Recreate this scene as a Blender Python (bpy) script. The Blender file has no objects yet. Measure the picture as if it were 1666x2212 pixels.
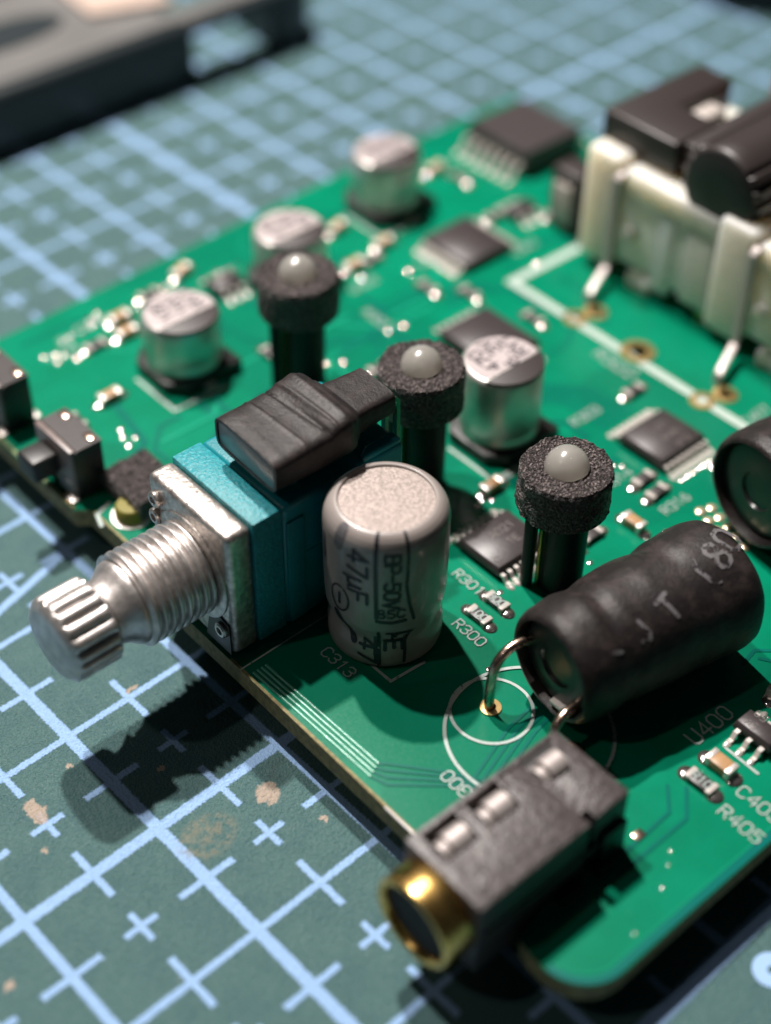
import bpy, bmesh, math, random
from mathutils import Vector, Matrix, noise as mnoise
random.seed(7)
pi, cos, sin = math.pi, math.cos, math.sin
# one unit = one centimetre; the board's top face is z = 0, its front corner the origin, the mat lies at z = -0.42
scene = bpy.context.scene
COL = scene.collection
MAT_Z = -0.42

# ------------------------------------------------------------------ camera, world, lamps, exposure
cam_d = bpy.data.cameras.new('camera'); cam = bpy.data.objects.new('camera', cam_d); COL.objects.link(cam)
R = Matrix(((0.75167246, -0.6594474, 0.01084597), (-0.44619533, -0.52056936, -0.72795417), (0.48569356, 0.54234368, -0.68554)))
M = Matrix((R[0], -R[1], -R[2])).transposed().to_4x4()          # columns: right, up, back
M.translation = Vector((-3.72076, -2.45465, 7.77738)); cam.matrix_world = M
cam_d.sensor_fit = 'VERTICAL'; cam_d.sensor_height = 24.0; cam_d.lens = 24.0 * 3322.1 / 2212.0
cam_d.clip_start = 0.05; cam_d.clip_end = 500
cam_d.dof.use_dof = True; cam_d.dof.focus_distance = 10.2
cam_d.dof.aperture_fstop = cam_d.lens * 1e-3 / 0.38
scene.camera = cam

world = bpy.data.worlds.new('World'); scene.world = world; world.use_nodes = True
bg = world.node_tree.nodes['Background']; bg.inputs[0].default_value = (0.80, 0.92, 1.0, 1); bg.inputs[1].default_value = 0.013

def lamp(name, d, dist, power, size, col):
    l = bpy.data.lights.new(name, 'AREA'); l.shape = 'DISK'; l.size = size; l.energy = power; l.color = col
    o = bpy.data.objects.new(name, l); COL.objects.link(o)
    d = Vector(d).normalized(); o.location = Vector((1.5, 3.0, 0)) + d * dist
    o.rotation_euler = d.to_track_quat('Z', 'Y').to_euler()
    return o
WARM = (1.0, 0.935, 0.885)                                          # three bulbs of one desk lamp standing behind the board
lamp('desk_lamp_bulb', (0.16, 0.51, 1.0), 38, 17200, 1.1, WARM)
lamp('desk_lamp_bulb', (-0.05, 0.45, 1.0), 38, 11800, 1.1, WARM)
lamp('desk_lamp_bulb', (-0.72, 0.27, 1.0), 38, 800, 1.1, WARM)
vs_ = scene.view_settings; vs_.view_transform = 'Standard'; vs_.look = 'None'; vs_.exposure = 0.26; vs_.gamma = 1.0
scene.display_settings.display_device = 'sRGB'
scene.render.engine = 'CYCLES'; scene.cycles.use_denoising = True; scene.cycles.max_bounces = 8
scene.cycles.sample_clamp_indirect = 4.0

# ------------------------------------------------------------------ material helpers
class E:                                                            # tiny expression language for shader maths
    def __init__(s, nt, v): s.nt, s.v = nt, v
    def op(s, o, b=None, c=None):
        n = s.nt.nodes.new('ShaderNodeMath'); n.operation = o
        for i, x in enumerate((s, b, c)):
            if x is None: continue
            if isinstance(x, E): s.nt.links.new(x.v, n.inputs[i])
            else: n.inputs[i].default_value = x
        return E(s.nt, n.outputs[0])
    def __add__(s, b): return s.op('ADD', b)
    def __sub__(s, b): return s.op('SUBTRACT', b)
    def __mul__(s, b): return s.op('MULTIPLY', b)
    def abs(s): return s.op('ABSOLUTE')
    def frac(s): return s.op('FRACT')
    def min(s, b): return s.op('MINIMUM', b)
    def max(s, b): return s.op('MAXIMUM', b)
    def lt(s, b, soft):                                             # 1 where s < b, soft edge
        n = s.nt.nodes.new('ShaderNodeMapRange'); n.interpolation_type = 'SMOOTHSTEP'
        s.nt.links.new(s.v, n.inputs[0]); n.inputs[1].default_value = b - soft; n.inputs[2].default_value = b + soft
        n.inputs[3].default_value = 1; n.inputs[4].default_value = 0
        return E(s.nt, n.outputs[0])
    def gt(s, b, soft): return s.lt(b, soft) * -1.0 + 1.0
def new_mat(name):
    m = bpy.data.materials.new(name); m.use_nodes = True
    return m, m.node_tree, m.node_tree.nodes['Principled BSDF']
def objco(nt):
    return nt.nodes.new('ShaderNodeTexCoord').outputs['Object']
def noise(nt, co, scale, detail=3, rough=0.55):
    n = nt.nodes.new('ShaderNodeTexNoise'); n.inputs['Scale'].default_value = scale; n.inputs['Detail'].default_value = detail
    n.inputs['Roughness'].default_value = rough; nt.links.new(co, n.inputs['Vector']); return n
def mix(nt, fac, a, b):
    n = nt.nodes.new('ShaderNodeMix'); n.data_type = 'RGBA'
    for s, x in ((0, fac), (6, a), (7, b)):
        if isinstance(x, E): x = x.v
        if isinstance(x, (tuple, float, int)): n.inputs[s].default_value = (*x, 1) if isinstance(x, tuple) else x
        else: nt.links.new(x, n.inputs[s])
    return n.outputs[2]
def bump(nt, p, h, strength, dist):
    b = nt.nodes.new('ShaderNodeBump'); b.inputs['Strength'].default_value = strength; b.inputs['Distance'].default_value = dist
    nt.links.new(h.v if isinstance(h, E) else h, b.inputs['Height']); nt.links.new(b.outputs[0], p.inputs['Normal'])
def simple(name, col, rough=0.5, metal=0.0, spec=0.5, vary=0.0, vscale=12, bscale=0, bstr=0.3, bdist=0.004, coat=0.0, rvary=0.0):
    m, nt, p = new_mat(name)
    p.inputs['Base Color'].default_value = (*col, 1); p.inputs['Roughness'].default_value = rough
    p.inputs['Metallic'].default_value = metal; p.inputs['Specular IOR Level'].default_value = spec; p.inputs['Coat Weight'].default_value = coat
    co = objco(nt)
    if vary:
        n = noise(nt, co, vscale, 4); f = E(nt, n.outputs[0]).gt(0.5, 0.22)
        a = tuple(c * (1 - vary) for c in col); b = tuple(min(1, c * (1 + vary)) for c in col)
        nt.links.new(mix(nt, f, a, b), p.inputs['Base Color'])
    if rvary:
        n = noise(nt, co, vscale * 2.1, 4); f = E(nt, n.outputs[0]) * (2 * rvary) + (rough - rvary)
        nt.links.new(f.v, p.inputs['Roughness'])
    if bscale:
        bump(nt, p, noise(nt, co, bscale, 3).outputs[0], bstr, bdist)
    return m

# cutting mat: printed centimetre grid, half-centimetre ticks, centre crosses, leather grain, scuffs
def mat_material():
    m, nt, p = new_mat('cutting_mat_vinyl')
    co = objco(nt)
    sx = nt.nodes.new('ShaderNodeSeparateXYZ'); nt.links.new(co, sx.inputs[0])
    wob = noise(nt, co, 60, 2); wob2 = noise(nt, co, 9, 2)
    wv = (E(nt, wob.outputs[0]) - 0.5) * 0.034 + (E(nt, wob2.outputs[0]) - 0.5) * 0.006
    x = E(nt, sx.outputs[0]) + wv; y = E(nt, sx.outputs[1]) - wv
    def line(v): return ((v + 0.5).frac() - 0.5).abs()               # distance to the next whole number
    def half(v): return (v.frac() - 0.5).abs()
    dx, dy, hx, hy = line(x), line(y), half(x), half(y)
    S = 0.007
    mk = dx.lt(0.033, S).max(dy.lt(0.025, S))
    mk = mk.max(x.abs().lt(0.042, S)).max(y.abs().lt(0.040, S))
    mk = mk.max((x - 5.0).abs().lt(0.05, S)).max((y - 5.0).abs().lt(0.04, S)).max((x - 3.0).abs().lt(0.04, S)).max((y - 10.0).abs().lt(0.04, S))
    mk = mk.max(hy.lt(0.024, S) * dx.lt(0.21, S)).max(hx.lt(0.024, S) * dy.lt(0.21, S))      # ticks
    mk = mk.max(hy.lt(0.022, S) * hx.lt(0.12, S)).max(hx.lt(0.022, S) * hy.lt(0.12, S))        # crosses
    inside = y.gt(-3.03, S)
    mk = mk * inside
    mk = mk.max((y + 3.0).abs().lt(0.055, S))
    dg = (x - 1.0) * 0.26 - (y - 2.48)                                # slanting guide line on the left
    mk = mk.max(dg.abs().lt(0.034, S) * x.lt(1.0, 0.02) * x.gt(-4.0, 0.02))
    fz = noise(nt, co, 14, 4, 0.7); fo = (E(nt, fz.outputs[0]) - 0.5) * 0.16
    spot = None
    for px, py, rx, ry in ((0.69, -0.26, .075, .085), (-0.50, 0.63, .06, .11), (0.30, 0.37, .022, .03), (0.82, -0.66, .03, .03), (-0.13, 0.79, .02, .03), (0.56, 1.05, .05, .02), (-1.3, -0.3, .03, .03), (-0.62, 0.35, .025, .025)):
        q = ((E(nt, sx.outputs[0]) - px) * (1 / rx) + fo * (0.9 / rx)); r = ((E(nt, sx.outputs[1]) - py) * (1 / ry) + fo * (0.7 / ry))
        d = (q * q + r * r).lt(1.0, 0.30); spot = d if spot is None else spot.max(d)
    gd = ((E(nt, sx.outputs[0]) - 0.19) * 5.0); ge = ((E(nt, sx.outputs[1]) + 0.26) * 6.5)
    grime = (gd * gd + ge * ge).lt(1.0, 0.5) * E(nt, fz.outputs[0]).gt(0.5, 0.1)
    wear = noise(nt, co, 55, 3, 0.7); wear2 = noise(nt, co, 3.2, 4, 0.6)
    mk = mk * (E(nt, wear.outputs[0]).gt(0.33, 0.07) * 0.35 + 0.65)
    tone = E(nt, wear2.outputs[0]).gt(0.5, 0.2)
    fine = noise(nt, co, 85, 2, 0.6)
    base = mix(nt, tone, (0.033, 0.094, 0.099), (0.046, 0.112, 0.109))
    base = mix(nt, E(nt, fine.outputs[0]).gt(0.62, 0.08) * 0.5, base, (0.17, 0.21, 0.15))  # pale flecks painted in for glints on the grain
    big = noise(nt, co, 2.3, 5, 0.75)
    specks = noise(nt, co, 6.0, 4, 0.8)
    sp = E(nt, specks.outputs[0]).gt(0.715, 0.015) * E(nt, big.outputs[0]).gt(0.5, 0.08)
    col = mix(nt, mk, base, (0.255, 0.41, 0.655))
    col = mix(nt, grime * 0.55, col, (0.20, 0.18, 0.12))
    col = mix(nt, sp.max(spot) * (E(nt, fine.outputs[0]).gt(0.38, 0.12) * 0.5 + 0.45), col, (0.36, 0.285, 0.225))
    dark = noise(nt, co, 1.7, 3, 0.6)
    col = mix(nt, E(nt, dark.outputs[0]).gt(0.70, 0.05) * 0.4, col, (0.03, 0.05, 0.05))
    nt.links.new(col, p.inputs['Base Color'])
    p.inputs['Roughness'].default_value = 0.42; p.inputs['Specular IOR Level'].default_value = 0.33
    p.inputs['Sheen Weight'].default_value = 0.30; p.inputs['Sheen Roughness'].default_value = 0.45; p.inputs['Sheen Tint'].default_value = (0.62, 0.85, 1.0, 1)
    vo = nt.nodes.new('ShaderNodeTexVoronoi'); vo.inputs['Scale'].default_value = 48; nt.links.new(co, vo.inputs['Vector'])
    h = E(nt, vo.outputs['Distance']) * 0.7 + E(nt, fine.outputs[0]) * 0.9 + mk * 0.35
    bump(nt, p, h, 0.85, 0.014)
    return m
def board_material():
    m, nt, p = new_mat('green_solder_mask')
    co = objco(nt)
    n = noise(nt, co, 1.6, 4); f = noise(nt, co, 40, 3, 0.7)
    col = mix(nt, E(nt, n.outputs[0]).gt(0.5, 0.2), (0.0003, 0.145, 0.075), (0.0005, 0.180, 0.098))
    pour = noise(nt, co, 0.55, 1, 0.3)
    col = mix(nt, E(nt, pour.outputs[0]).gt(0.52, 0.006) * 0.6, col, (0.0003, 0.125, 0.070))
    d = noise(nt, co, 26, 2, 0.8)
    col = mix(nt, E(nt, d.outputs[0]).gt(0.76, 0.01) * 0.6, col, (0.30, 0.42, 0.30))   # dust
    nt.links.new(col, p.inputs['Base Color'])
    r = E(nt, f.outputs[0]) * 0.16 + 0.15
    nt.links.new(r.v, p.inputs['Roughness']); p.inputs['Specular IOR Level'].default_value = 0.26
    bump(nt, p, f.outputs[0], 0.10, 0.004)
    return m
def print_material(name, col, lo=0.36, rough=0.5, scale=40):
    m, nt, p = new_mat(name)
    co = objco(nt); n = noise(nt, co, scale, 3, 0.7)
    a = E(nt, n.outputs[0]).gt(lo, 0.05)
    p.inputs['Base Color'].default_value = (*col, 1); p.inputs['Roughness'].default_value = rough
    nt.links.new(a.v, p.inputs['Alpha'])
    return m
def foam_material():
    m, nt, p = new_mat('black_foam')
    co = objco(nt)
    vo = nt.nodes.new('ShaderNodeTexVoronoi'); vo.inputs['Scale'].default_value = 60; nt.links.new(co, vo.inputs['Vector'])
    n = noise(nt, co, 55, 3, 0.8)
    g = E(nt, n.outputs[0]).gt(0.57, 0.09)
    nt.links.new(mix(nt, g, (0.022, 0.018, 0.018), (0.30, 0.245, 0.235)), p.inputs['Base Color'])
    p.inputs['Roughness'].default_value = 0.42; p.inputs['Specular IOR Level'].default_value = 0.6
    h = E(nt, vo.outputs['Distance']) * 1.0 + E(nt, n.outputs[0]) * 1.0
    bump(nt, p, h, 1.0, 0.03)
    return m
def lens_material():
    m, nt, p = new_mat('frosted_lens')
    p.inputs['Base Color'].default_value = (0.56, 0.54, 0.50, 1); p.inputs['IOR'].default_value = 1.48
    nn = noise(nt, objco(nt), 45, 2); r = E(nt, nn.outputs[0]) * 0.10 + 0.20; nt.links.new(r.v, p.inputs['Roughness'])
    p.inputs['Transmission Weight'].default_value = 0.62; p.inputs['Coat Weight'].default_value = 0.6; p.inputs['Coat Roughness'].default_value = 0.06
    p.inputs['Subsurface Weight'].default_value = 1.0; p.inputs['Subsurface Radius'].default_value = (0.20, 0.19, 0.17); p.inputs['Subsurface Scale'].default_value = 1.0
    return m
def sleeve_material():
    m, nt, p = new_mat('heat_shrink')
    co = objco(nt); n = noise(nt, co, 7, 5, 0.7); f = noise(nt, co, 60, 3, 0.65)
    col = mix(nt, E(nt, n.outputs[0]).gt(0.55, 0.15), (0.011, 0.009, 0.009), (0.032, 0.024, 0.023))
    nt.links.new(col, p.inputs['Base Color'])
    r = E(nt, f.outputs[0]) * 0.25 + 0.36; nt.links.new(r.v, p.inputs['Roughness'])
    p.inputs['Specular IOR Level'].default_value = 0.27
    w2 = noise(nt, co, 20, 4, 0.7); h = E(nt, f.outputs[0]) * 0.6 + E(nt, n.outputs[0]) * 1.2 + E(nt, w2.outputs[0]) * 1.4
    bump(nt, p, h, 0.30, 0.011)
    return m
MT = {}
MT['mat'] = mat_material(); MT['board'] = board_material(); MT['foam'] = foam_material(); MT['lens'] = lens_material(); MT['shrink'] = sleeve_material()
MT['fr4'] = simple('board_edge_laminate', (0.20, 0.165, 0.072), 0.75, vary=0.35, vscale=20, bscale=50, bstr=0.4)
MT['trace'] = simple('masked_copper_trace', (0.0005, 0.110, 0.082), 0.3, spec=0.15)
MT['trace_pale'] = simple('pale_masked_copper', (0.004, 0.235, 0.135), 0.25, spec=0.3)
MT['margin'] = simple('bare_masked_margin', (0.0005, 0.115, 0.098), 0.22, spec=0.5)
MT['trace_lit'] = simple('highlit_raised_trace', (0.06, 0.30, 0.20), 0.30, spec=0.9, bscale=60, bstr=0.5, bdist=0.006)  # paler than the other traces: the ridge highlight is in the colour
MT['silk'] = print_material('white_silkscreen', (0.31, 0.375, 0.35), 0.35, 0.45)
MT['matink'] = print_material('mat_printing', (0.255, 0.41, 0.655), 0.30, 0.55)
MT['silk_dim'] = print_material('thin_silkscreen', (0.40, 0.48, 0.43), 0.34, 0.45)
MT['tab'] = simple('nickel_spring_tab', (0.38, 0.34, 0.325), 0.45, 0.5, bscale=20, bstr=0.2)
MT['solder'] = simple('bright_solder', (0.66, 0.60, 0.56), 0.15, 0.95, bscale=25, bstr=0.3)
MT['pin'] = simple('tinned_pin', (0.80, 0.74, 0.69), 0.26, 0.5, bscale=25, bstr=0.3)
MT['lensfill'] = simple('pale_lens_fill', (0.30, 0.28, 0.25), 0.5)
MT['canink'] = simple('can_print', (0.022, 0.020, 0.026), 0.5)
MT['tin'] = simple('solder_tin', (0.72, 0.66, 0.62), 0.36, 0.65, bscale=30, bstr=0.5, bdist=0.01, rvary=0.1)
MT['gold'] = simple('gold_plating', (0.86, 0.60, 0.26), 0.28, 1.0, bscale=25, bstr=0.15)
MT['palegold'] = simple('pale_gold_plating', (0.80, 0.66, 0.46), 0.3, 0.8)
MT['copper'] = simple('tinned_copper_wire', (0.55, 0.40, 0.32), 0.25, 1.0, vary=0.2, rvary=0.1)
MT['brass'] = simple('brass_barrel', (0.84, 0.53, 0.17), 0.25, 1.0, vary=0.15, vscale=6, bscale=22, bstr=0.10, rvary=0.08)
MT['zinc'] = simple('cast_zinc', (0.52, 0.475, 0.44), 0.38, 0.9, vary=0.3, vscale=22, bscale=26, bstr=0.5, bdist=0.012, rvary=0.13)
MT['steel'] = simple('turned_steel', (0.53, 0.495, 0.475), 0.43, 0.88, vary=0.22, vscale=10, bscale=28, bstr=0.3, bdist=0.006, rvary=0.10)
MT['alu'] = simple('aluminium_can', (0.62, 0.59, 0.56), 0.40, 0.80, vary=0.08, vscale=8, bscale=20, bstr=0.08)
MT['alutop'] = simple('aluminium_top', (0.30, 0.250, 0.228), 0.5, 0.15, spec=0.3, vary=0.30, vscale=50, bscale=50, bstr=0.6, bdist=0.008)
MT['captop'] = simple('printed_can_top', (0.40, 0.345, 0.345), 0.5, 0.1, vary=0.03)
MT['capink'] = simple('can_marking_ink', (0.028, 0.021, 0.020), 0.5)
MT['ink'] = print_material('black_print', (0.012, 0.012, 0.018), 0.36, 0.5, 38)
MT['greyink'] = print_material('grey_print', (0.10, 0.095, 0.10), 0.30, 0.5, 30)
MT['scuffink'] = print_material('pale_rubbed_print', (0.10, 0.094, 0.099), 0.46, 0.6, 12)
MT['laser'] = print_material('laser_marking', (0.14, 0.12, 0.115), 0.42, 0.5, 50)
MT['greysleeve'] = simple('grey_capacitor_sleeve', (0.245, 0.215, 0.200), 0.36, vary=0.07, vscale=5, bscale=4, bstr=0.12, bdist=0.03, coat=0.25)
MT['teal'] = simple('teal_plastic', (0.002, 0.190, 0.225), 0.40, vary=0.12, vscale=4, bscale=45, bstr=0.35, bdist=0.006, rvary=0.08)
MT['teal_rough'] = simple('grained_teal_plastic', (0.010, 0.215, 0.250), 0.45, vary=0.25, vscale=45, bscale=40, bstr=0.8, bdist=0.012)
MT['jack'] = simple('black_jack_plastic', (0.046, 0.037, 0.037), 0.44, vary=0.3, vscale=14, bscale=20, bstr=0.55, bdist=0.02, rvary=0.1)
MT['black'] = simple('black_plastic', (0.012, 0.011, 0.011), 0.42, bscale=30, bstr=0.2)
MT['tube'] = simple('black_tube', (0.009, 0.009, 0.0095), 0.5, spec=0.25)
MT['chip'] = simple('chip_epoxy', (0.036, 0.029, 0.030), 0.42, vary=0.15, vscale=20, bscale=40, bstr=0.25)
MT['void'] = simple('hollow_shade', (0.004, 0.004, 0.004), 0.7)  # near-black colour carries the shade inside the bores and beside the tab
MT['ferrite'] = simple('ferrite_core', (0.016, 0.019, 0.018), 0.32, bscale=14, bstr=0.3)
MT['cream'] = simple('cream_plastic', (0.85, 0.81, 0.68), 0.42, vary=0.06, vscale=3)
MT['cream_lit'] = simple('lit_cream_plastic', (0.66, 0.61, 0.52), 0.45, vary=0.05)  # same cream plastic, second tone painted for light-catching tops and ledges
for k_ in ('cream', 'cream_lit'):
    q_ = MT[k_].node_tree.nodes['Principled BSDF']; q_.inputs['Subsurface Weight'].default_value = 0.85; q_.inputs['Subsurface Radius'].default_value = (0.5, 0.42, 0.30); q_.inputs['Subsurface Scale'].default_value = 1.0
MT['lid'] = simple('brown_black_plastic', (0.026, 0.020, 0.019), 0.42, bscale=20, bstr=0.2)
MT['tan'] = simple('tan_ceramic', (0.36, 0.205, 0.095), 0.42, vary=0.15)
MT['resistor'] = simple('resistor_black', (0.045, 0.038, 0.038), 0.4)
MT['alumina'] = simple('pale_alumina', (0.40, 0.36, 0.33), 0.45)
MT['yellow'] = simple('yellow_plastic', (0.17, 0.145, 0.012), 0.6)
MT['case'] = simple('dark_slate_case', (0.010, 0.017, 0.020), 0.42)
MT['case_top'] = simple('grey_case_face', (0.125, 0.122, 0.118), 0.45, vary=0.1, vscale=1.2)
MT['card'] = simple('pinkish_paper', (0.40, 0.31, 0.26), 0.7, vary=0.1)
MT['rust'] = simple('rust_brown_paper', (0.33, 0.10, 0.045), 0.7)
MT['greycap'] = simple('grey_component_face', (0.085, 0.105, 0.115), 0.30, vary=0.15, vscale=10)
MT['greenlead'] = simple('greenish_metal_lead', (0.10, 0.20, 0.13), 0.22, 0.8)  # brass-like lead metal in a greenish tone
MT['orange'] = simple('orange_brown_plastic', (0.26, 0.085, 0.03), 0.5)

# ------------------------------------------------------------------ mesh helpers
class G:
    def __init__(s): s.v, s.f, s.mi = [], [], []
    def add(s, vs, fs, mi=0):
        k = len(s.v); s.v += [tuple(v) for v in vs]; s.f += [tuple(i + k for i in f) for f in fs]; s.mi += [mi] * len(fs); return s
    def box(s, x0, x1, y0, y1, z0, z1, mi=0):
        return s.add([(x, y, z) for z in (z0, z1) for y in (y0, y1) for x in (x0, x1)],
                     [(0, 2, 3, 1), (4, 5, 7, 6), (0, 1, 5, 4), (2, 6, 7, 3), (0, 4, 6, 2), (1, 3, 7, 5)], mi)
    def prism(s, poly, z0, z1, mi=0, mside=None):
        n = len(poly); vs = [(x, y, z0) for x, y in poly] + [(x, y, z1) for x, y in poly]
        s.add(vs, [tuple(range(n))[::-1], tuple(range(n, 2 * n))], mi)
        k = len(s.v) - 2 * n
        for i in range(n):
            j = (i + 1) % n; s.f.append((k + i, k + j, k + n + j, k + n + i)); s.mi.append(mi if mside is None else mside)
        return s
    def lathe(s, prof, n=48, o=(0, 0, 0), axis='z', rf=None, close=False, mi=0):
        """prof: (radius, height along axis); rf(angle, height, radius) may reshape the radius"""
        o = Vector(o); ax = {'z': ((1, 0, 0), (0, 1, 0), (0, 0, 1)), 'x': ((0, 1, 0), (0, 0, 1), (1, 0, 0)), 'y': ((0, 0, 1), (1, 0, 0), (0, 1, 0))}[axis]
        u, v, w = map(Vector, ax); vs, fs = [], []
        for r, t in prof:
            for i in range(n):
                a = 2 * pi * i / n; rr = rf(a, t, r) if rf else r
                vs.append(o + u * (rr * cos(a)) + v * (rr * sin(a)) + w * t)
        m = len(prof)
        for j in range(m - 1 if not close else m):
            for i in range(n):
                i2 = (i + 1) % n; j2 = (j + 1) % m
                fs.append((j * n + i, j * n + i2, j2 * n + i2, j2 * n + i))
        if not close:
            if prof[0][0] > 1e-5: fs.append(tuple(range(n))[::-1])
            if prof[-1][0] > 1e-5: fs.append(tuple((m - 1) * n + i for i in range(n)))
        return s.add(vs, fs, mi)
    def tube(s, path, r, n=8, mi=0):
        P = [Vector(p) for p in path]; vs, fs = [], []; up = Vector((0, 0, 1)); prev = None
        for i, p in enumerate(P):
            t = ((P[min(i + 1, len(P) - 1)] - P[max(i - 1, 0)])).normalized()
            a = prev - t * prev.dot(t) if prev else (up.cross(t) if abs(t.z) < 0.95 else Vector((1, 0, 0)).cross(t))
            a.normalize(); b = t.cross(a); prev = a
            rr = r[i] if isinstance(r, (list, tuple)) else r
            for k in range(n):
                q = 2 * pi * k / n; vs.append(p + a * (rr * cos(q)) + b * (rr * sin(q)))
        for i in range(len(P) - 1):
            for k in range(n):
                k2 = (k + 1) % n; fs.append((i * n + k, i * n + k2, (i + 1) * n + k2, (i + 1) * n + k))
        fs.append(tuple(range(n))[::-1]); fs.append(tuple((len(P) - 1) * n + k for k in range(n)))
        return s.add(vs, fs, mi)
    def strip(s, path, w, t, nrm=(0, 1, 0), mi=0):
        """bent flat bar: path in 3-D, width along nrm, thickness t across it"""
        P = [Vector(p) for p in path]; N = Vector(nrm).normalized(); vs, fs = [], []
        for i, p in enumerate(P):
            d = (P[min(i + 1, len(P) - 1)] - P[max(i - 1, 0)]).normalized(); b = d.cross(N).normalized() * (t / 2)
            for a, c in ((-1, -1), (1, -1), (1, 1), (-1, 1)): vs.append(p + N * (a * w / 2) + b * c)
        for i in range(len(P) - 1):
            for k in range(4):
                k2 = (k + 1) % 4; fs.append((i * 4 + k, i * 4 + k2, i * 4 + 4 + k2, i * 4 + 4 + k))
        m = len(P) - 1; fs.append((3, 2, 1, 0)); fs.append((m * 4, m * 4 + 1, m * 4 + 2, m * 4 + 3))
        return s.add(vs, fs, mi)
    def ribbon(s, path, w, z=0.0, closed=False, cap=4, f=None, sub=0, mi=0):
        """flat mitred stroke with round ends; f maps (x, y, z) to the surface it is printed on"""
        P = [Vector((p[0], p[1])) for p in path]
        P = [p for i, p in enumerate(P) if i == 0 or (p - P[i - 1]).length > 1e-6]
        if sub:
            Q = [P[0]]
            for a, b in zip(P, P[1:]):
                k = max(1, int((b - a).length / sub)); Q += [a.lerp(b, (i + 1) / k) for i in range(k)]
            P = Q
        n = len(P); L, Rr = [], []
        for i in range(n):
            a = P[(i - 1) % n] if (closed or i) else P[i]; b = P[(i + 1) % n] if (closed or i < n - 1) else P[i]
            d1 = (P[i] - a); d2 = (b - P[i]); d1 = d1.normalized() if d1.length > 1e-9 else d2.normalized(); d2 = d2.normalized() if d2.length > 1e-9 else d1
            t = (d1 + d2); t = t.normalized() if t.length > 1e-4 else d1
            nn = Vector((-t.y, t.x)); k = 1 / max(0.45, abs(nn.dot(Vector((-d1.y, d1.x)))))
            L.append(P[i] + nn * (w / 2 * k)); Rr.append(P[i] - nn * (w / 2 * k))
        vs = L + Rr; fs = []
        for i in range(n if closed else n - 1):
            j = (i + 1) % n; fs.append((n + i, n + j, j, i))
        if not closed and cap:
            for e, d in ((0, P[0] - P[1]), (n - 1, P[-1] - P[-2])):
                a0 = math.atan2(d.y, d.x); ring = []
                for k in range(1, cap):
                    q = a0 + pi / 2 - pi * k / cap; ring.append(len(vs)); vs.append(P[e] + Vector((cos(q), sin(q))) * (w / 2))
                s_, e_ = (n + e, e) if e == 0 else (e, n + e)
                first = e if e else n; last = n + e if e else 0
                fs.append(tuple([first] + ring + [last]))
        zz = [z + 0.0016 * (i % n) / n for i in range(2 * n)] + [z] * (len(vs) - 2 * n)
        if len(vs) > 2 * n: zz = zz[:2 * n] + [z] * (cap - 1) + [z + 0.0016] * (cap - 1)
        g = [(v.x, v.y, q) for v, q in zip(vs, zz)]
        if f: g = [f(*v) for v in g]
        return s.add(g, fs, mi)

def obj(name, g, mat, parent=None, loc=None, bevel=0.0, seg=2, angle=38, smooth=True):
    me = bpy.data.meshes.new(name); me.from_pydata(g.v, [], g.f)
    mats = mat if isinstance(mat, (list, tuple)) else [mat]
    for m in mats: me.materials.append(MT[m])
    if len(mats) > 1: me.polygons.foreach_set('material_index', g.mi)
    bm = bmesh.new(); bm.from_mesh(me)
    bmesh.ops.recalc_face_normals(bm, faces=bm.faces)
    if bevel:
        ed = [e for e in bm.edges if len(e.link_faces) == 2 and e.calc_face_angle(0) > math.radians(angle)]
        bmesh.ops.bevel(bm, geom=ed, offset=bevel, segments=seg, profile=0.5, affect='EDGES', clamp_overlap=True)
    bm.to_mesh(me); bm.free()
    if smooth:
        me.polygons.foreach_set('use_smooth', [True] * len(me.polygons)); me.set_sharp_from_angle(angle=math.radians(angle))
    o = bpy.data.objects.new(name, me); COL.objects.link(o)
    if parent: o.parent = parent
    if loc: o.location = loc
    return o
def flat(name, g, mat, parent=None, loc=None):                       # printed sheets: normals stay as drawn
    me = bpy.data.meshes.new(name); me.from_pydata(g.v, [], g.f); me.materials.append(MT[mat]); me.validate()
    o = bpy.data.objects.new(name, me); COL.objects.link(o)
    if parent: o.parent = parent
    if loc: o.location = loc
    return o
def thing(name, label, cat, loc=(0, 0, 0), rz=0.0, group=None):
    o = bpy.data.objects.new(name, None); o.empty_display_size = 0.1; COL.objects.link(o)
    o.location = loc; o.rotation_euler = (0, 0, rz); o['label'] = label; o['category'] = cat
    if group: o['group'] = group
    return o
def dup(root, loc, rz=None, label=None):
    r = root.copy(); COL.objects.link(r); r.location = loc
    if rz is not None: r.rotation_euler = (0, 0, rz)
    if label: r['label'] = label
    for ch in list(root.children):
        c = ch.copy(); COL.objects.link(c); c.parent = r
        for h in list(ch.children):
            d = h.copy(); COL.objects.link(d); d.parent = c
    return r
def again(o, parent, loc, rz=None):                                  # one more of the same part
    c = o.copy(); COL.objects.link(c); c.parent = parent; c.location = loc
    if rz is not None: c.rotation_euler = (0, 0, rz)
    return c

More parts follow.
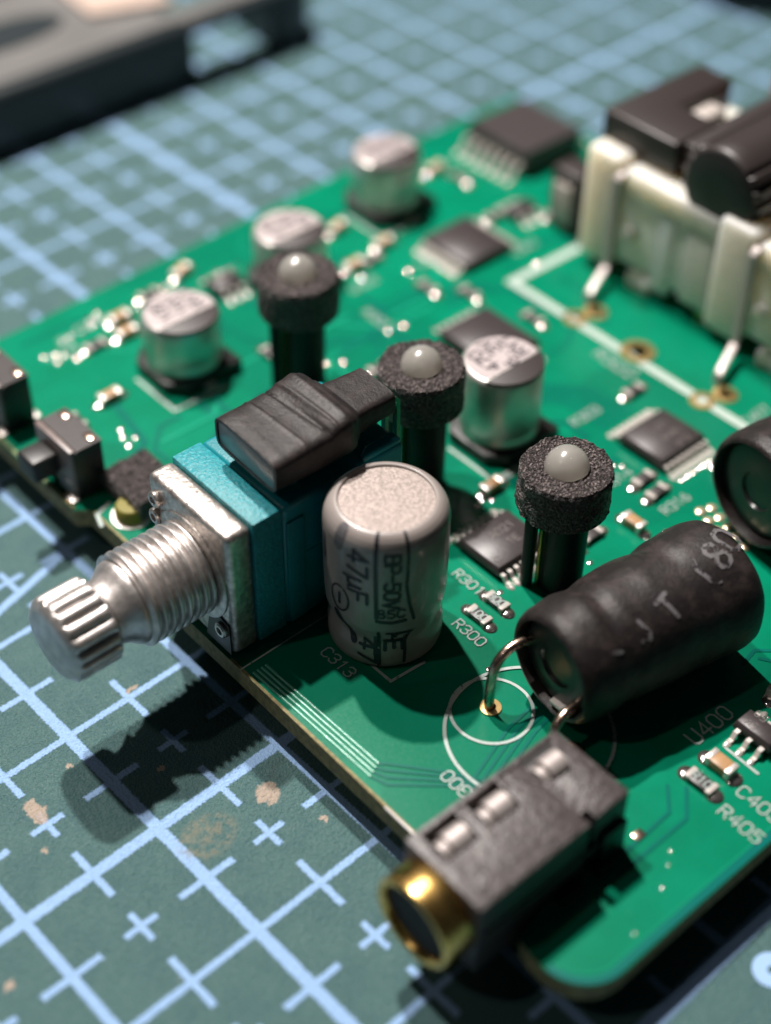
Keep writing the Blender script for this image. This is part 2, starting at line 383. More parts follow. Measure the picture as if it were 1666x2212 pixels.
# ------------------------------------------------------------------ stroke lettering (4 wide, 6 high)
GL = {'0': [[(1, 0), (3, 0), (4, 1.2), (4, 4.8), (3, 6), (1, 6), (0, 4.8), (0, 1.2), (1, 0)]], '1': [[(.8, 4.8), (2.2, 6), (2.2, 0)]],
 '2': [[(0, 4.8), (1, 6), (3, 6), (4, 4.8), (4, 3.8), (0, 0), (4, 0)]], '3': [[(0, 5), (1, 6), (3, 6), (4, 5), (4, 4), (3, 3.1), (1.6, 3.1)], [(3, 3.1), (4, 2.1), (4, 1), (3, 0), (1, 0), (0, 1)]],
 '4': [[(3, 0), (3, 6), (0, 1.8)], [(0.2, 1.8), (4.2, 1.8)]], '5': [[(3.8, 6), (.4, 6), (.2, 3.4), (2.6, 3.6), (3.9, 2.6), (3.9, 1), (2.8, 0), (1, 0), (0, .9)]],
 '6': [[(3.4, 5.8), (1.6, 5.4), (.3, 3.4), (0, 1.6), (1, 0), (3, 0), (4, 1.2), (4, 2.4), (3, 3.5), (1, 3.4), (.2, 2.5)]], '7': [[(0, 6), (4, 6), (1.5, 0)]],
 '8': [[(2, 3.2), (.6, 4), (.5, 5.2), (1.4, 6), (2.6, 6), (3.5, 5.2), (3.4, 4), (2, 3.2), (.2, 2.2), (.1, .9), (1.1, 0), (2.9, 0), (3.9, .9), (3.8, 2.2), (2, 3.2)]],
 '9': [[(.6, .2), (2.4, .6), (3.7, 2.6), (4, 4.4), (3, 6), (1, 6), (0, 4.8), (0, 3.6), (1, 2.5), (3, 2.6), (3.8, 3.5)]],
 'R': [[(0, 0), (0, 6), (3, 6), (4, 5.2), (4, 3.8), (3, 3), (0, 3)], [(2, 3), (4, 0)]], 'C': [[(4, 1), (3, 0), (1, 0), (0, 1.2), (0, 4.8), (1, 6), (3, 6), (4, 5)]],
 'U': [[(0, 6), (0, 1.2), (1, 0), (3, 0), (4, 1.2), (4, 6)]], 'L': [[(0, 6), (0, 0), (3.6, 0)]], 'V': [[(0, 6), (2, 0), (4, 6)]], 'T': [[(0, 6), (4, 6)], [(2, 6), (2, 0)]],
 'F': [[(0, 0), (0, 6), (3.8, 6)], [(0, 3.2), (3, 3.2)]], 'u': [[(0, -1.6), (.4, 4)], [(.2, 1), (1, 0), (2.4, 0), (3.4, 1.2), (3.6, 4)], [(3.4, 1.2), (4, 0)]],
 'A': [[(0, 0), (2, 6), (4, 0)], [(.8, 2.2), (3.2, 2.2)]], 'D': [[(0, 0), (0, 6), (2.4, 6), (4, 4.6), (4, 1.4), (2.4, 0), (0, 0)]], 'B': [[(0, 0), (0, 6), (3, 6), (3.8, 5), (3.8, 4), (3, 3.1), (0, 3.1)], [(3, 3.1), (4, 2.2), (4, .9), (3, 0), (0, 0)]],
 'P': [[(0, 0), (0, 6), (3, 6), (4, 5.2), (4, 3.6), (3, 2.8), (0, 2.8)]], 'E': [[(3.8, 6), (0, 6), (0, 0), (3.8, 0)], [(0, 3.1), (3, 3.1)]], '.': [[(1.6, 0), (2.0, .3)]], '/': [[(0, -.5), (4, 6.5)]], '-': [[(.5, 3), (3.5, 3)]],
 'J': [[(3.4, 6), (3.4, 1.2), (2.4, 0), (1, 0), (0, 1.2)]], '(': [[(2.6, 6.5), (1.2, 4.8), (1.2, 1.2), (2.6, -.5)]], ')': [[(1.2, 6.5), (2.6, 4.8), (2.6, 1.2), (1.2, -.5)]], 'N': [[(0, 0), (0, 6), (4, 0), (4, 6)]], 'o': [[(.6, 4.6), (1.4, 5.2), (2.2, 4.6), (1.4, 3.9), (.6, 4.6)]], ' ': []}
def text_g(g, txt, x, y, h, ang=0.0, w=None, z=0.0, f=None, adv=5.4, sub=0, centre=True):
    k = h / 6.0; w = w or h * 0.125; ca, sa = cos(ang), sin(ang)
    tot = (len(txt) - 1) * adv + 4; x0 = -tot / 2 if centre else 0
    n = 0
    for i, c in enumerate(txt):
        for st in GL[c]:
            pts = []
            for px, py in st:
                a = (x0 + i * adv + px) * k; b = (py - (3 if centre else 0)) * k
                pts.append((x + a * ca - b * sa, y + a * sa + b * ca))
            g.ribbon(pts, w, z + 0.0004 * (n % 3), f=f, sub=sub); n += 1
    return g

# ------------------------------------------------------------------ the cutting mat
mg = G(); NX = 1
mg.box(-16, 30, -7, 26, -0.3, 0)
mat_o = obj('cutting_mat', mg, 'mat', None, (-0.95238, 2.76296, MAT_Z)); mat_o.rotation_euler = (0, 0, math.radians(1.7))
mat_o['label'] = 'worn grey-green cutting mat with pale blue centimetre grid under everything'; mat_o['category'] = 'cutting mat'
dg_ = G(); dg_.ribbon([(2.07 + 0.075 * cos(2 * pi * i / 28), -3.26 + 0.070 * sin(2 * pi * i / 28)) for i in range(28)], 0.09, 0.004, True)
dg_.ribbon([(2.17, -3.28), (2.15, -3.42), (2.05, -3.48)], 0.06, 0.0075)
flat('printed_digit', dg_, 'matink', mat_o)

# ------------------------------------------------------------------ the circuit board
board = thing('circuit_board', 'green circuit board with white printing and tan cut edges lying on the mat', 'circuit board')
TH = -0.16
def arc(cx, cy, r, a0, a1, n=8): return [(cx + r * cos(math.radians(a0 + (a1 - a0) * i / n)), cy + r * sin(math.radians(a0 + (a1 - a0) * i / n))) for i in range(n + 1)]
outline = [(6.95, 0.01)] + [(6.95, 7.55), (4.6, 7.55), (0.35, 7.36)] + arc(0.25, 7.16, 0.2, 90, 180) + [(0.06, 5.20), (0.15, 5.13), (0.15, 4.2), (0.05, 4.12), (0.045, 1.32), (0.30, 1.25), (0.30, 0.60), (0.02, 0.52), (0.0, 0.40)] + arc(0.31, 0.31, 0.31, 180, 270, 10) + [(0.8, 0.005)]
ol = outline[::-1]
obj('substrate', G().prism(outline, TH, 0, 0, 1), ['board', 'fr4'], board, angle=30)
flat('edge_margin', G().ribbon([(6.9, 0.036)] + [(0.34, 0.032)] + arc(0.31, 0.31, 0.284, 270, 182, 8), 0.045, 0.003, cap=0), 'margin', board)
flat('edge_line', G().ribbon([(6.9, 0.070)] + [(0.35, 0.066)] + arc(0.31, 0.31, 0.246, 270, 190, 8), 0.010, 0.0045, cap=0), 'trace_pale', board)
obj('bright_rim', G().tube([(0.052, 1.72, -0.006), (0.052, 1.5, -0.004), (0.050, 1.30, -0.006)], 0.012, 8), 'pin', board)
eg = G()                                                            # worn bare rim along the front edges
def rim(pts, w=0.022):
    eg.ribbon(pts, w, 0.004, cap=0)
rim([(0.058, 3.3), (0.056, 1.34)]); rim([(0.075, 7.1), (0.075, 5.22)]); rim([(0.163, 5.1), (0.163, 4.25)])
flat('bare_rim', eg, 'fr4', board)
# front bundle of four traces
for k in range(4):
    d = 0.042 * k
    p = [(0.205 - d * 0.82, 3.10), (0.235 - d * 0.82, 1.99 - d * 0.35), (0.245 - d * 0.82 + 0.03, 1.955 - d * 1.0), (0.52 + d * 0.1, 1.655 - d * 1.15), (0.66, 1.44 - d * 1.25)]
    obj('trace', G().tube([(a[0] + (b[0] - a[0]) * i / 6, a[1] + (b[1] - a[1]) * i / 6, -0.002) for a, b in [p[:2]] for i in range(7)], 0.0125, 10), 'trace_lit', board)
    obj('trace', G().ribbon(p[1:], 0.020, 0.004, cap=0), 'trace', board)
for k in range(4):                                                  # bundle under the ring outline
    d = 0.045 * k
    obj('trace', G().ribbon([(0.62 + d * 0.6, 1.52 - d), (1.05 + d * 0.8, 1.66 - d), (1.55, 1.72 - d)], 0.022, 0.004), 'trace', board)
for p in ([(1.482, 0.69), (1.339, 0.55), (1.018, 0.534), (0.7, 0.53)], [(1.56, 0.60), (1.382, 0.449), (1.008, 0.447), (0.8, 0.446)],
          [(2.62, 1.02), (2.78, 1.05), (2.95, 0.9), (3.4, 0.9)], [(2.75, 0.98), (2.92, 0.72), (3.4, 0.7)]):
    obj('trace', G().ribbon(p, 0.026, 0.004), 'trace', board)
for k in range(4):
    obj('trace', G().ribbon([(3.75 + .09 * k, 3.30), (3.72 + .09 * k, 3.72), (3.2 + 0.09 * k, 4.3)], 0.03, 0.004), 'trace', board)
for p in ([(0.9, 4.9), (1.5, 5.3), (1.5, 5.65)], [(1.1, 4.6), (1.9, 5.0)], [(1.0, 6.2), (0.9, 5.5), (0.5, 5.3)], [(2.9, 4.6), (3.3, 4.9), (3.3, 5.4)], [(3.0, 3.2), (3.2, 3.0), (3.5, 3.0)], [(2.55, 3.0), (2.75, 3.2), (2.75, 3.35)]):
    obj('trace', G().ribbon(p, 0.05, 0.004), 'trace', board)
rt = random.Random(11)
for _ in range(46):
    x, y = rt.uniform(0.5, 6.4), rt.uniform(3.9, 7.1); dx, dy = rt.choice(((1, 0), (0, 1), (-1, 0), (0, -1))); p = [(x, y)]
    for k in range(3):
        l = rt.uniform(0.15, 0.55); x += dx * l; y += dy * l; p.append((min(6.8, max(.25, x)), min(7.25, max(3.3, y)))); q = rt.choice((-1, 1)); dx, dy = (dx - q * dy) * 0.71, (dy + q * dx) * 0.71
    obj('trace', G().ribbon(p, rt.choice((0.02, 0.028, 0.04)), 0.0030 + 0.0001 * _, cap=4), rt.choice(('trace', 'trace', 'trace_pale')), board)
# white component outlines
def silk(name, g, m='silk'): return flat(name, g, m, board)
def circ(cx, cy, r, n=72): return [(cx + r * cos(2 * pi * i / n), cy + r * sin(2 * pi * i / n)) for i in range(n)]
silk('silkscreen_outline', G().ribbon(circ(1.07, 1.835, 0.272), 0.022, 0.0062, True))
silk('silkscreen_outline', G().ribbon(circ(1.13, 1.548, 0.545, 96), 0.024, 0.0086, True))
silk('silkscreen_outline', G().ribbon([(0.30, 3.17), (0.05, 3.17), (0.05, 3.172), (0.9, 3.18)][1:], 0.012, 0.006), 'silk_dim')
silk('silkscreen_outline', G().ribbon([(0.731, 2.75), (0.737, 2.445), (1.02, 2.425)], 0.022, 0.006))
silk('silkscreen_outline', G().ribbon([(6.6, 5.17), (4.57, 5.19), (4.575, 0.9)], 0.085, 0.006), 'silk_dim')
silk('silkscreen_outline', G().ribbon([(2.62, 3.30), (2.62, 3.42), (2.9, 3.42)], 0.03, 0.006), 'silk_dim')
for cx, cy in ((1.69, 6.06), (4.55, 6.84), (3.03, 3.79)):
    silk('silkscreen_outline', G().ribbon([(cx - 0.40, cy + 0.12), (cx - 0.40, cy - 0.40), (cx + 0.1, cy - 0.42)], 0.03, 0.006))
silk('silkscreen_outline', G().ribbon([(1.985, 0.64), (1.98, 0.38)], 0.02, 0.006))
silk('silkscreen_outline', G().ribbon([(0.12, 4.93), (0.16, 5.05), (0.30, 5.1)], 0.03, 0.006))
def stext(t, x, y, h, a, w=None): silk('printed_text', text_g(G(), t, x, y, h, math.radians(a), w=w, z=0.006))
stext('C313', 0.583, 2.80, 0.085, -90); stext('R301', 1.755, 2.77, 0.080, -90); stext('R300', 1.43, 2.42, 0.080, -90)
stext('L300', 0.495, 1.52, 0.085, 90); stext('C403', 1.80, 0.225, 0.090, -90); stext('R405', 1.60, 0.205, 0.090, -90); stext('U400', 2.05, 0.83, 0.11, 0)
stext('R316', 3.48, 2.36, 0.080, 0); stext('R314', 3.36, 2.83, 0.080, 0); stext('C305', 2.72, 2.58, 0.085, 0); stext('R302', 3.31, 5.55, 0.085, -90); stext('R322', 4.40, 3.80, 0.12, -90)
stext('R303', 3.72, 3.50, 0.085, 0); stext('C410', 4.25, 5.9, 0.085, 0); stext('U301', 5.05, 5.5, 0.085, 0); stext('C311', 1.42, 7.05, 0.085, 0); stext('R310', 1.12, 6.9, 0.085, -90)
stext('C407', 4.75, 2.62, 0.085, 0); stext('U302', 3.55, 6.0, 0.085, 0)

# plated holes, and domed vias, many of them added to catch glints
glint_via0 = obj('glint_via', G().lathe([(0.030, 0), (0.029, 0.004), (0.020, 0.0075), (0.010, 0.0088), (0.001, 0.009)], 12), 'solder', board, (0.98, 6.90, 0))
glint_via_spots = [(1.03, 6.84), (0.93, 6.80), (1.08, 6.74), (0.88, 6.93), (0.84, 5.75), (0.80, 5.66), (0.87, 5.60), (0.78, 5.55), (2.77, 4.50), (2.88, 4.46), (3.36, 5.42), (3.28, 5.36), (3.43, 5.33),
    (0.62, 5.30), (0.55, 5.24), (0.60, 5.17), (0.66, 5.12), (0.50, 6.05), (0.55, 5.98), (0.60, 5.90), (2.02, 4.65), (2.10, 4.57), (1.98, 4.55), (2.6, 5.35), (2.72, 5.28), (2.3, 5.85),
    (2.42, 5.80), (3.5, 4.05), (3.0, 4.9), (4.1, 4.4), (2.62, 2.90), (2.56, 2.80), (2.35, 3.30), (2.42, 3.32), (2.48, 3.28), (1.86, 2.56), (3.2, 2.2), (3.05, 2.25), (2.95, 2.15), (5.3, 6.1),
    (1.55, 7.16), (1.45, 7.12), (2.2, 7.1), (3.6, 6.9), (3.75, 6.75), (4.0, 5.9), (3.62, 6.10), (4.95, 5.25), (1.62, 0.63), (1.13, 0.36), (0.9, 0.22), (0.55, 0.12), (1.05, 0.30), (2.4, 0.62)]
for x, y in glint_via_spots:
    c = again(glint_via0, board, (x, y, 0)); s = 0.25 if y < 1 else random.uniform(0.7, 1.1); c.scale = (s, s, s)
ring_g = lambda ro, ri: G().lathe([(ro, 0.0), (ro, 0.012), (ri, 0.014), (ri, -0.10)], 28)
h1 = obj('plated_hole', ring_g(0.072, 0.036), 'gold', board, (1.083, 1.857, 0)); again(h1, board, (1.23, 1.26, 0))
h2 = obj('plated_hole', ring_g(0.15, 0.075), 'gold', board, (4.66, 3.79, 0)); h3 = obj('plated_hole', ring_g(0.105, 0.05), 'gold', board, (4.60, 4.45, 0)); again(h3, board, (4.57, 3.02, 0)); again(h3, board, (4.80, 4.40, 0.0)); again(h3, board, (4.77, 2.95, 0.0))
again(h1, board, (0.13, 5.33, 0.0))
obj('solder_pad', G().box(-.04, .04, -.03, .03, 0, .012), 'copper', board, (1.07, 0.56, 0), bevel=0.004)
hole0 = None
for i in range(5):
    for j in range(2):
        o = (3.56 - 0.035 * i + 0.09 * j, 2.18 - 0.105 * i - 0.03 * j, 0)
        if hole0 is None: hole0 = obj('header_pad', G().lathe([(0.042, 0), (0.042, 0.012), (0.03, 0.02), (0.010, 0.022)], 14), 'palegold', board, o)
        else: again(hole0, board, o)

# ------------------------------------------------------------------ potentiometer
pot = thing('potentiometer', 'teal potentiometer with cast metal front plate, threaded bushing and fluted shaft', 'potentiometer', (0.08, 3.70, 0))
Y0, Y1 = -0.43, 0.43
pg = G().box(0.0, 0.205, Y0, Y1, 0.02, 1.10)
plate = obj('front_plate', pg, 'zinc', pot, bevel=0.05, seg=4)
eye = obj('eyelet', G().lathe([(0.060, 0.0), (0.060, -0.03), (0.048, -0.042), (0.030, -0.042), (0.026, 0.0)], 24, axis='x'), 'zinc', plate, (0, 0.325, 0.94))
again(eye, plate, (0, -0.325, 0.22)); again(eye, plate, (0.0, 0.34, 0.78))
cg = G(); cg.v = [(-0.004, -0.13, 0.03), (-0.004, -0.405, 0.03), (-0.004, -0.40, 0.30), (-0.004, -0.20, 0.34)]; cg.v += [(-0.012, y, z) for _, y, z in cg.v]
cg.f = [(0, 1, 2, 3), (7, 6, 5, 4)] + [(i, (i + 1) % 4, 4 + (i + 1) % 4, 4 + i) for i in range(4)]; cg.mi = [0] * 6
obj('recess_shade', cg, 'black', plate)  # flat black patch painting the shade of a recess in the plate
# sunken face round the bushing and bushing nut ring
obj('bushing_collar', G().lathe([(0.395, 0.0), (0.395, -0.012), (0.37, -0.022), (0.30, -0.022)], 56, axis='x'), 'zinc', pot, (0, -0.01, 0.585))
thr = G(); prof = []; nseg = 72
# helical thread: radius depends on angle and height
NT, x_a, x_b = 8.0, -0.52, -0.02
rings = 150
def thr_r(a, t, r):
    ph = ((t - x_a) / (x_b - x_a) * NT + a / (2 * pi)) % 1.0
    tri = abs(ph - 0.5) * 2
    prof_ = min(1.0, max(0.0, (tri - 0.12) / 0.62))
    return r - 0.034 * (1 - prof_) + 0.0015 * mnoise.noise(Vector((t * 40, cos(a) * 6, sin(a) * 6)))
pr = [(0.335, x_a + (x_b - x_a) * i / rings) for i in range(rings + 1)]
thr.lathe(pr, 84, axis='x', rf=thr_r)
bush = obj('threaded_bushing', thr, 'steel', pot, (0, -0.01, 0.585), angle=60)
obj('bushing_nose', G().lathe([(0.16, -0.70), (0.222, -0.70), (0.226, -0.675), (0.240, -0.63), (0.272, -0.585), (0.292, -0.56), (0.297, -0.545), (0.298, -0.525), (0.285, -0.515), (0.2, -0.51)], 64, axis='x'), 'steel', pot, (0, -0.01, 0.585))
# fluted shaft end
def flute(a, t, r):
    if t < -1.045 or r < 0.2: return r
    k = (a * 18 / (2 * pi)) % 1.0
    d = max(0.0, sin(pi * k)) ** 0.7
    fade = min(1.0, max(0.0, (t + 1.05) / 0.03)) * min(1.0, max(0.0, (-0.745 - t) / 0.03 + 0.25))
    return r - 0.030 * (1 - d) * fade
sp = [(0.0001, -1.092), (0.10, -1.090), (0.225, -1.088), (0.255, -1.080), (0.268, -1.065), (0.285, -1.05), (0.298, -1.035), (0.30, -1.02)] + [(0.30, -1.00 + 0.03 * i) for i in range(9)] + [(0.298, -0.745), (0.28, -0.732), (0.22, -0.728), (0.205, -0.72), (0.205, -0.62)]
obj('fluted_shaft', G().lathe(sp, 216, axis='x', rf=flute), 'steel', pot, (0, -0.01, 0.585), angle=50)
bw = obj('wafer', G().box(0.208, 0.44, Y0 - 0.004, Y1 + 0.004, 0.03, 1.112), 'teal_rough', pot, bevel=0.012, seg=2)
body = obj('body', G().box(0.442, 1.48, Y0 - 0.012, Y1 + 0.01, 0.03, 1.105), 'teal', pot, bevel=0.04, seg=4)
obj('side_rib', G().box(0.46, 0.60, Y0 - 0.03, Y0, 0.06, 0.98), 'teal', body, bevel=0.012)
obj('side_rib', G().box(1.18, 1.28, Y0 - 0.03, Y0, 0.06, 0.6), 'teal', body, bevel=0.012)
for x in (0.76, 0.98):
    obj('mould_line', G().box(x, x + 0.006, Y0 - 0.0165, Y0, 0.1, 1.06), 'teal_rough', body)
obj('mould_line', G().box(0.61, 1.46, Y0 - 0.0165, Y0, 0.62, 0.628), 'teal_rough', body)
rg = G(); rg.prism([(1.12, Y0 + 0.0), (1.46, Y0 + 0.0), (1.46, Y0 + 0.10), (1.22, Y0 + 0.10), (1.14, Y0 + 0.05)], 1.09, 1.14)
obj('corner_step', rg, 'teal', body, bevel=0.02, seg=3)
nub = obj('mould_pip', G().lathe([(0.03, 0), (0.03, 0.006), (0.024, 0.012), (0.012, 0.008)], 14), 'teal_rough', body, (0.56, 0.30, 1.105)); again(nub, body, (0.66, -0.27, 1.105))
for y in (-0.25, 0.0, 0.25):
    obj('lead', G().strip([(1.40, y, 0.05), (1.40, y, -0.22)], 0.06, 0.03, (0, 1, 0)), 'tin', pot)
obj('plate_foot', G().box(0.03, 0.15, 0.0, 0.16, -0.1, 0.04), 'brass', pot, bevel=0.01)

# ------------------------------------------------------------------ sleeved part over the potentiometer
sl = thing('sleeved_component', 'flat part in black heat-shrink sleeve lying over the teal potentiometer', 'electronic part', (0.50, 3.60, 1.22))
def sleeve_section(x, n=40):
    # rounded rectangle: half width, half height, centre y and z along the length
    kp = [(0.00, .325, .128, 0.0, .135), (0.10, .330, .132, 0.0, .137), (0.30, .330, .136, 0.0, .139), (0.42, .329, .140, 0.0, .144), (0.52, .332, .158, 0.0, .160), (0.60, .333, .168, 0.0, .168), (0.65, .318, .160, 0.0, .160), (0.73, .255, .125, 0.0, .128), (0.76, .215, .105, 0.0, .112), (0.9, .200, .100, 0.0, .112), (1.08, .195, .098, 0.0, .112)]
    for a, b in zip(kp, kp[1:]):
        if x <= b[0] + 1e-9:
            f = (x - a[0]) / (b[0] - a[0]); f = f * f * (3 - 2 * f); hw, hh, cy, cz = [p + (q - p) * f for p, q in zip(a[1:], b[1:])]; break
    pts = []
    for i in range(n):
        a = 2 * pi * i / n; c, s = cos(a), sin(a); e = 0.36
        y = hw * (abs(c) ** e) * (1 if c >= 0 else -1); z = hh * (abs(s) ** e) * (1 if s >= 0 else -1)
        nn = 0.004 * mnoise.noise(Vector((x * 5, y * 6, z * 6 + 3)))
        crease = 0.0
        if s > 0: crease = 0.007 * math.exp(-((x - 0.25 - 0.06 * (-y)) / 0.010) ** 2) - 0.013 * math.exp(-((x - 0.42 - 0.10 * (-y)) / 0.011) ** 2) + 0.008 * math.exp(-((x - 0.50 - 0.06 * (-y)) / 0.010) ** 2)
        pts.append((x, cy + y + nn, cz + z + nn + crease))
    return pts
sg = G(); xs = [0.0, 0.008] + [0.02 + 1.06 * i / 110 for i in range(111)]
rows = [sleeve_section(x) for x in xs]; n = 40
vs = [p for r in rows for p in r]; fs = []
for j in range(len(rows) - 1):
    for i in range(n): fs.append((j * n + i, j * n + (i + 1) % n, (j + 1) * n + (i + 1) % n, (j + 1) * n + i))
inner = [(0.0, p[1] * 0.93, (p[2] - .135) * 0.86 + .135) for p in rows[0]]; inner2 = [(0.10, p[1], p[2]) for p in inner]
k = len(vs); vs += inner + inner2
for i in range(n):
    i2 = (i + 1) % n; fs.append((i, i2, k + i2, k + i)); fs.append((k + i, k + i2, k + n + i2, k + n + i))
fs.append(tuple((len(rows) - 1) * n + i for i in range(n)))
obj('sleeve', G().add(vs, fs), 'shrink', sl, angle=55)
obj('component_face', G().box(0.004, 0.5, -0.297, 0.297, 0.028, 0.242), 'greycap', sl, bevel=0.012)
for i, y in enumerate((-0.14, -0.02, 0.10)):
    obj('lead', G().strip([(1.02, y, 0.13), (1.11, y, 0.13), (1.135, y, 0.10), (1.14, y, 0.0), (1.14, y, -1.2)], 0.045, 0.03, (0, 1, 0)), 'greenlead', sl)
sl.rotation_euler = (0, 0, math.radians(-1.5))

# ------------------------------------------------------------------ grey electrolytic capacitor
cap = thing('electrolytic_capacitor', 'upright grey 47 microfarad capacitor with bare metal top beside the teal potentiometer', 'capacitor', (1.03, 2.84, 0))
cap.scale = (1.025, 1.025, 1.043)
CP = [(0.30, 0.015), (0.352, 0.015), (0.372, 0.03), (0.380, 0.07), (0.382, 0.14), (0.376, 0.20), (0.366, 0.25), (0.374, 0.31), (0.390, 0.37), (0.396, 0.45), (0.399, 0.60), (0.400, 0.80), (0.400, 1.00), (0.398, 1.045), (0.389, 1.085), (0.372, 1.118), (0.350, 1.142), (0.328, 1.155), (0.310, 1.158), (0.302, 1.152), (0.299, 1.140)]
def cap_r(a, t, r):
    s = (a - math.radians(-131.8) + pi) % (2 * pi) - pi
    dent = -0.030 * math.exp(-((t - 0.24) / 0.07) ** 2) * math.exp(-((s + 0.9) / 0.5) ** 2) - 0.022 * math.exp(-((t - 0.30) / 0.10) ** 2) * math.exp(-((s - 1.0) / 0.4) ** 2)
    return r + dent + 0.002 * mnoise.noise(Vector((cos(a) * 3, sin(a) * 3, t * 5)))
def refine(p, k=4):
    q = []
    for a, b in zip(p, p[1:]): q += [(a[0] + (b[0] - a[0]) * i / k, a[1] + (b[1] - a[1]) * i / k) for i in range(k)]
    return q + [p[-1]]
can = obj('printed_sleeve', G().lathe(refine(CP, 3)[:-1] + [CP[-1], (0.29, 1.128)], 96, rf=cap_r), 'greysleeve', cap, angle=60)
obj('top_disc', G().lathe([(0.303, 1.12), (0.301, 1.142), (0.25, 1.144), (0.12, 1.146), (0.001, 1.146)], 64), 'alutop', cap)
AC = math.radians(-131.8)
def cap_map(s, t, z):
    """s: degrees right of the side facing the viewer, t: centimetres up the side and over the shoulder"""
    a = AC + math.radians(s); L = 0; p = CP[4]; q = CP[5]; tt = t - 0.14
    r, h = CP[4]
    for p, q in zip(CP[4:], CP[5:]):
        d = math.hypot(q[0] - p[0], q[1] - p[1])
        if tt <= d: f = tt / d if tt > -1 else 0; r = p[0] + (q[0] - p[0]) * f; h = p[1] + (q[1] - p[1]) * f; break
        tt -= d
    if t < 0.14: r, h = 0.381, t
    r = cap_r(a, h, r); nx = 1.0 if h < 1.04 else 0.6; nz = 0 if h < 1.04 else 0.8
    e = 0.003 + z
    return ((r + e * nx) * cos(a), (r + e * nx) * sin(a), h + e * nz)
DEG = 0.4 * pi / 180                                                # centimetres per degree on the side
def cmap(x, y, z): return cap_map(x / DEG, y, z)
pr_g = G()
def cline(pts, w): pr_g.ribbon([(s * DEG, t) for s, t in pts], w, f=cmap, sub=0.02)
cline([(-9, 1.27), (-9, 0.9), (-8, 0.50)], 0.026); cline([(20, 1.27), (20, 0.95), (19, 0.78), (22, 0.62), (27, 0.47)], 0.022); cline([(-7.5, 0.475), (6, 0.465), (19, 0.475)], 0.026)
cline([(-6, 0.36), (-5, 0.05)], 0.026); cline([(2, 0.355), (26, 0.345)], 0.026); cline([(25, 0.34), (20, 0.25), (19.5, 0.07)], 0.022)
flat('printed_band', pr_g, 'ink', cap)
def ctext(t, s, tt, h, w, a=-90, m='ink', adv=5.4): flat('printed_text', text_g(G(), t, s * DEG, tt, h, math.radians(a), w=w, f=cmap, sub=0.012, adv=adv), m, cap)
ctext('47uF', -26, 0.83, 0.13, 0.022); ctext('47', -17, 0.17, 0.12, 0.024); ctext('BP-50V', 6, 0.82, 0.095, 0.020, adv=4.9); ctext('85C', 5.5, 0.545, 0.07, 0.014, a=0); ctext('E', 9, 0.23, 0.12, 0.028); ctext('F', 10, 0.31, 0.05, 0.02, a=0)
mg2 = G(); mg2.ribbon([(-46 * DEG + 0.075 * cos(2 * pi * i / 40), 0.57 + 0.105 * sin(2 * pi * i / 40)) for i in range(40)], 0.014, closed=True, f=cmap); mg2.ribbon([(-46 * DEG, 0.61), (-46 * DEG, 0.525)], 0.022, f=cmap, sub=0.02)
flat('minus_mark', mg2, 'ink', cap)
flat('stripe_block', G().ribbon([(-51 * DEG, 0.42), (-44 * DEG, 0.34), (-33 * DEG, 0.21)], 0.055, f=cmap, sub=0.015), 'ink', cap)
flat('shoulder_mark', G().ribbon([(-47 * DEG, 1.02), (-46 * DEG, 1.15)], 0.075, f=cmap, sub=0.015), 'greyink', cap)
flat('stripe_block', G().ribbon([(-72 * DEG, 0.98), (-70 * DEG, 0.80)], 0.03, f=cmap, sub=0.015), 'ink', cap)
for a, z in ((0.7, 0.02),):
    obj('lead', G().tube([(0.15, 0.1, 0.03), (0.15, 0.1, -0.2)], 0.025), 'tin', cap)
    obj('lead', G().tube([(-0.1, -0.15, 0.03), (-0.1, -0.15, -0.2)], 0.025), 'tin', cap)

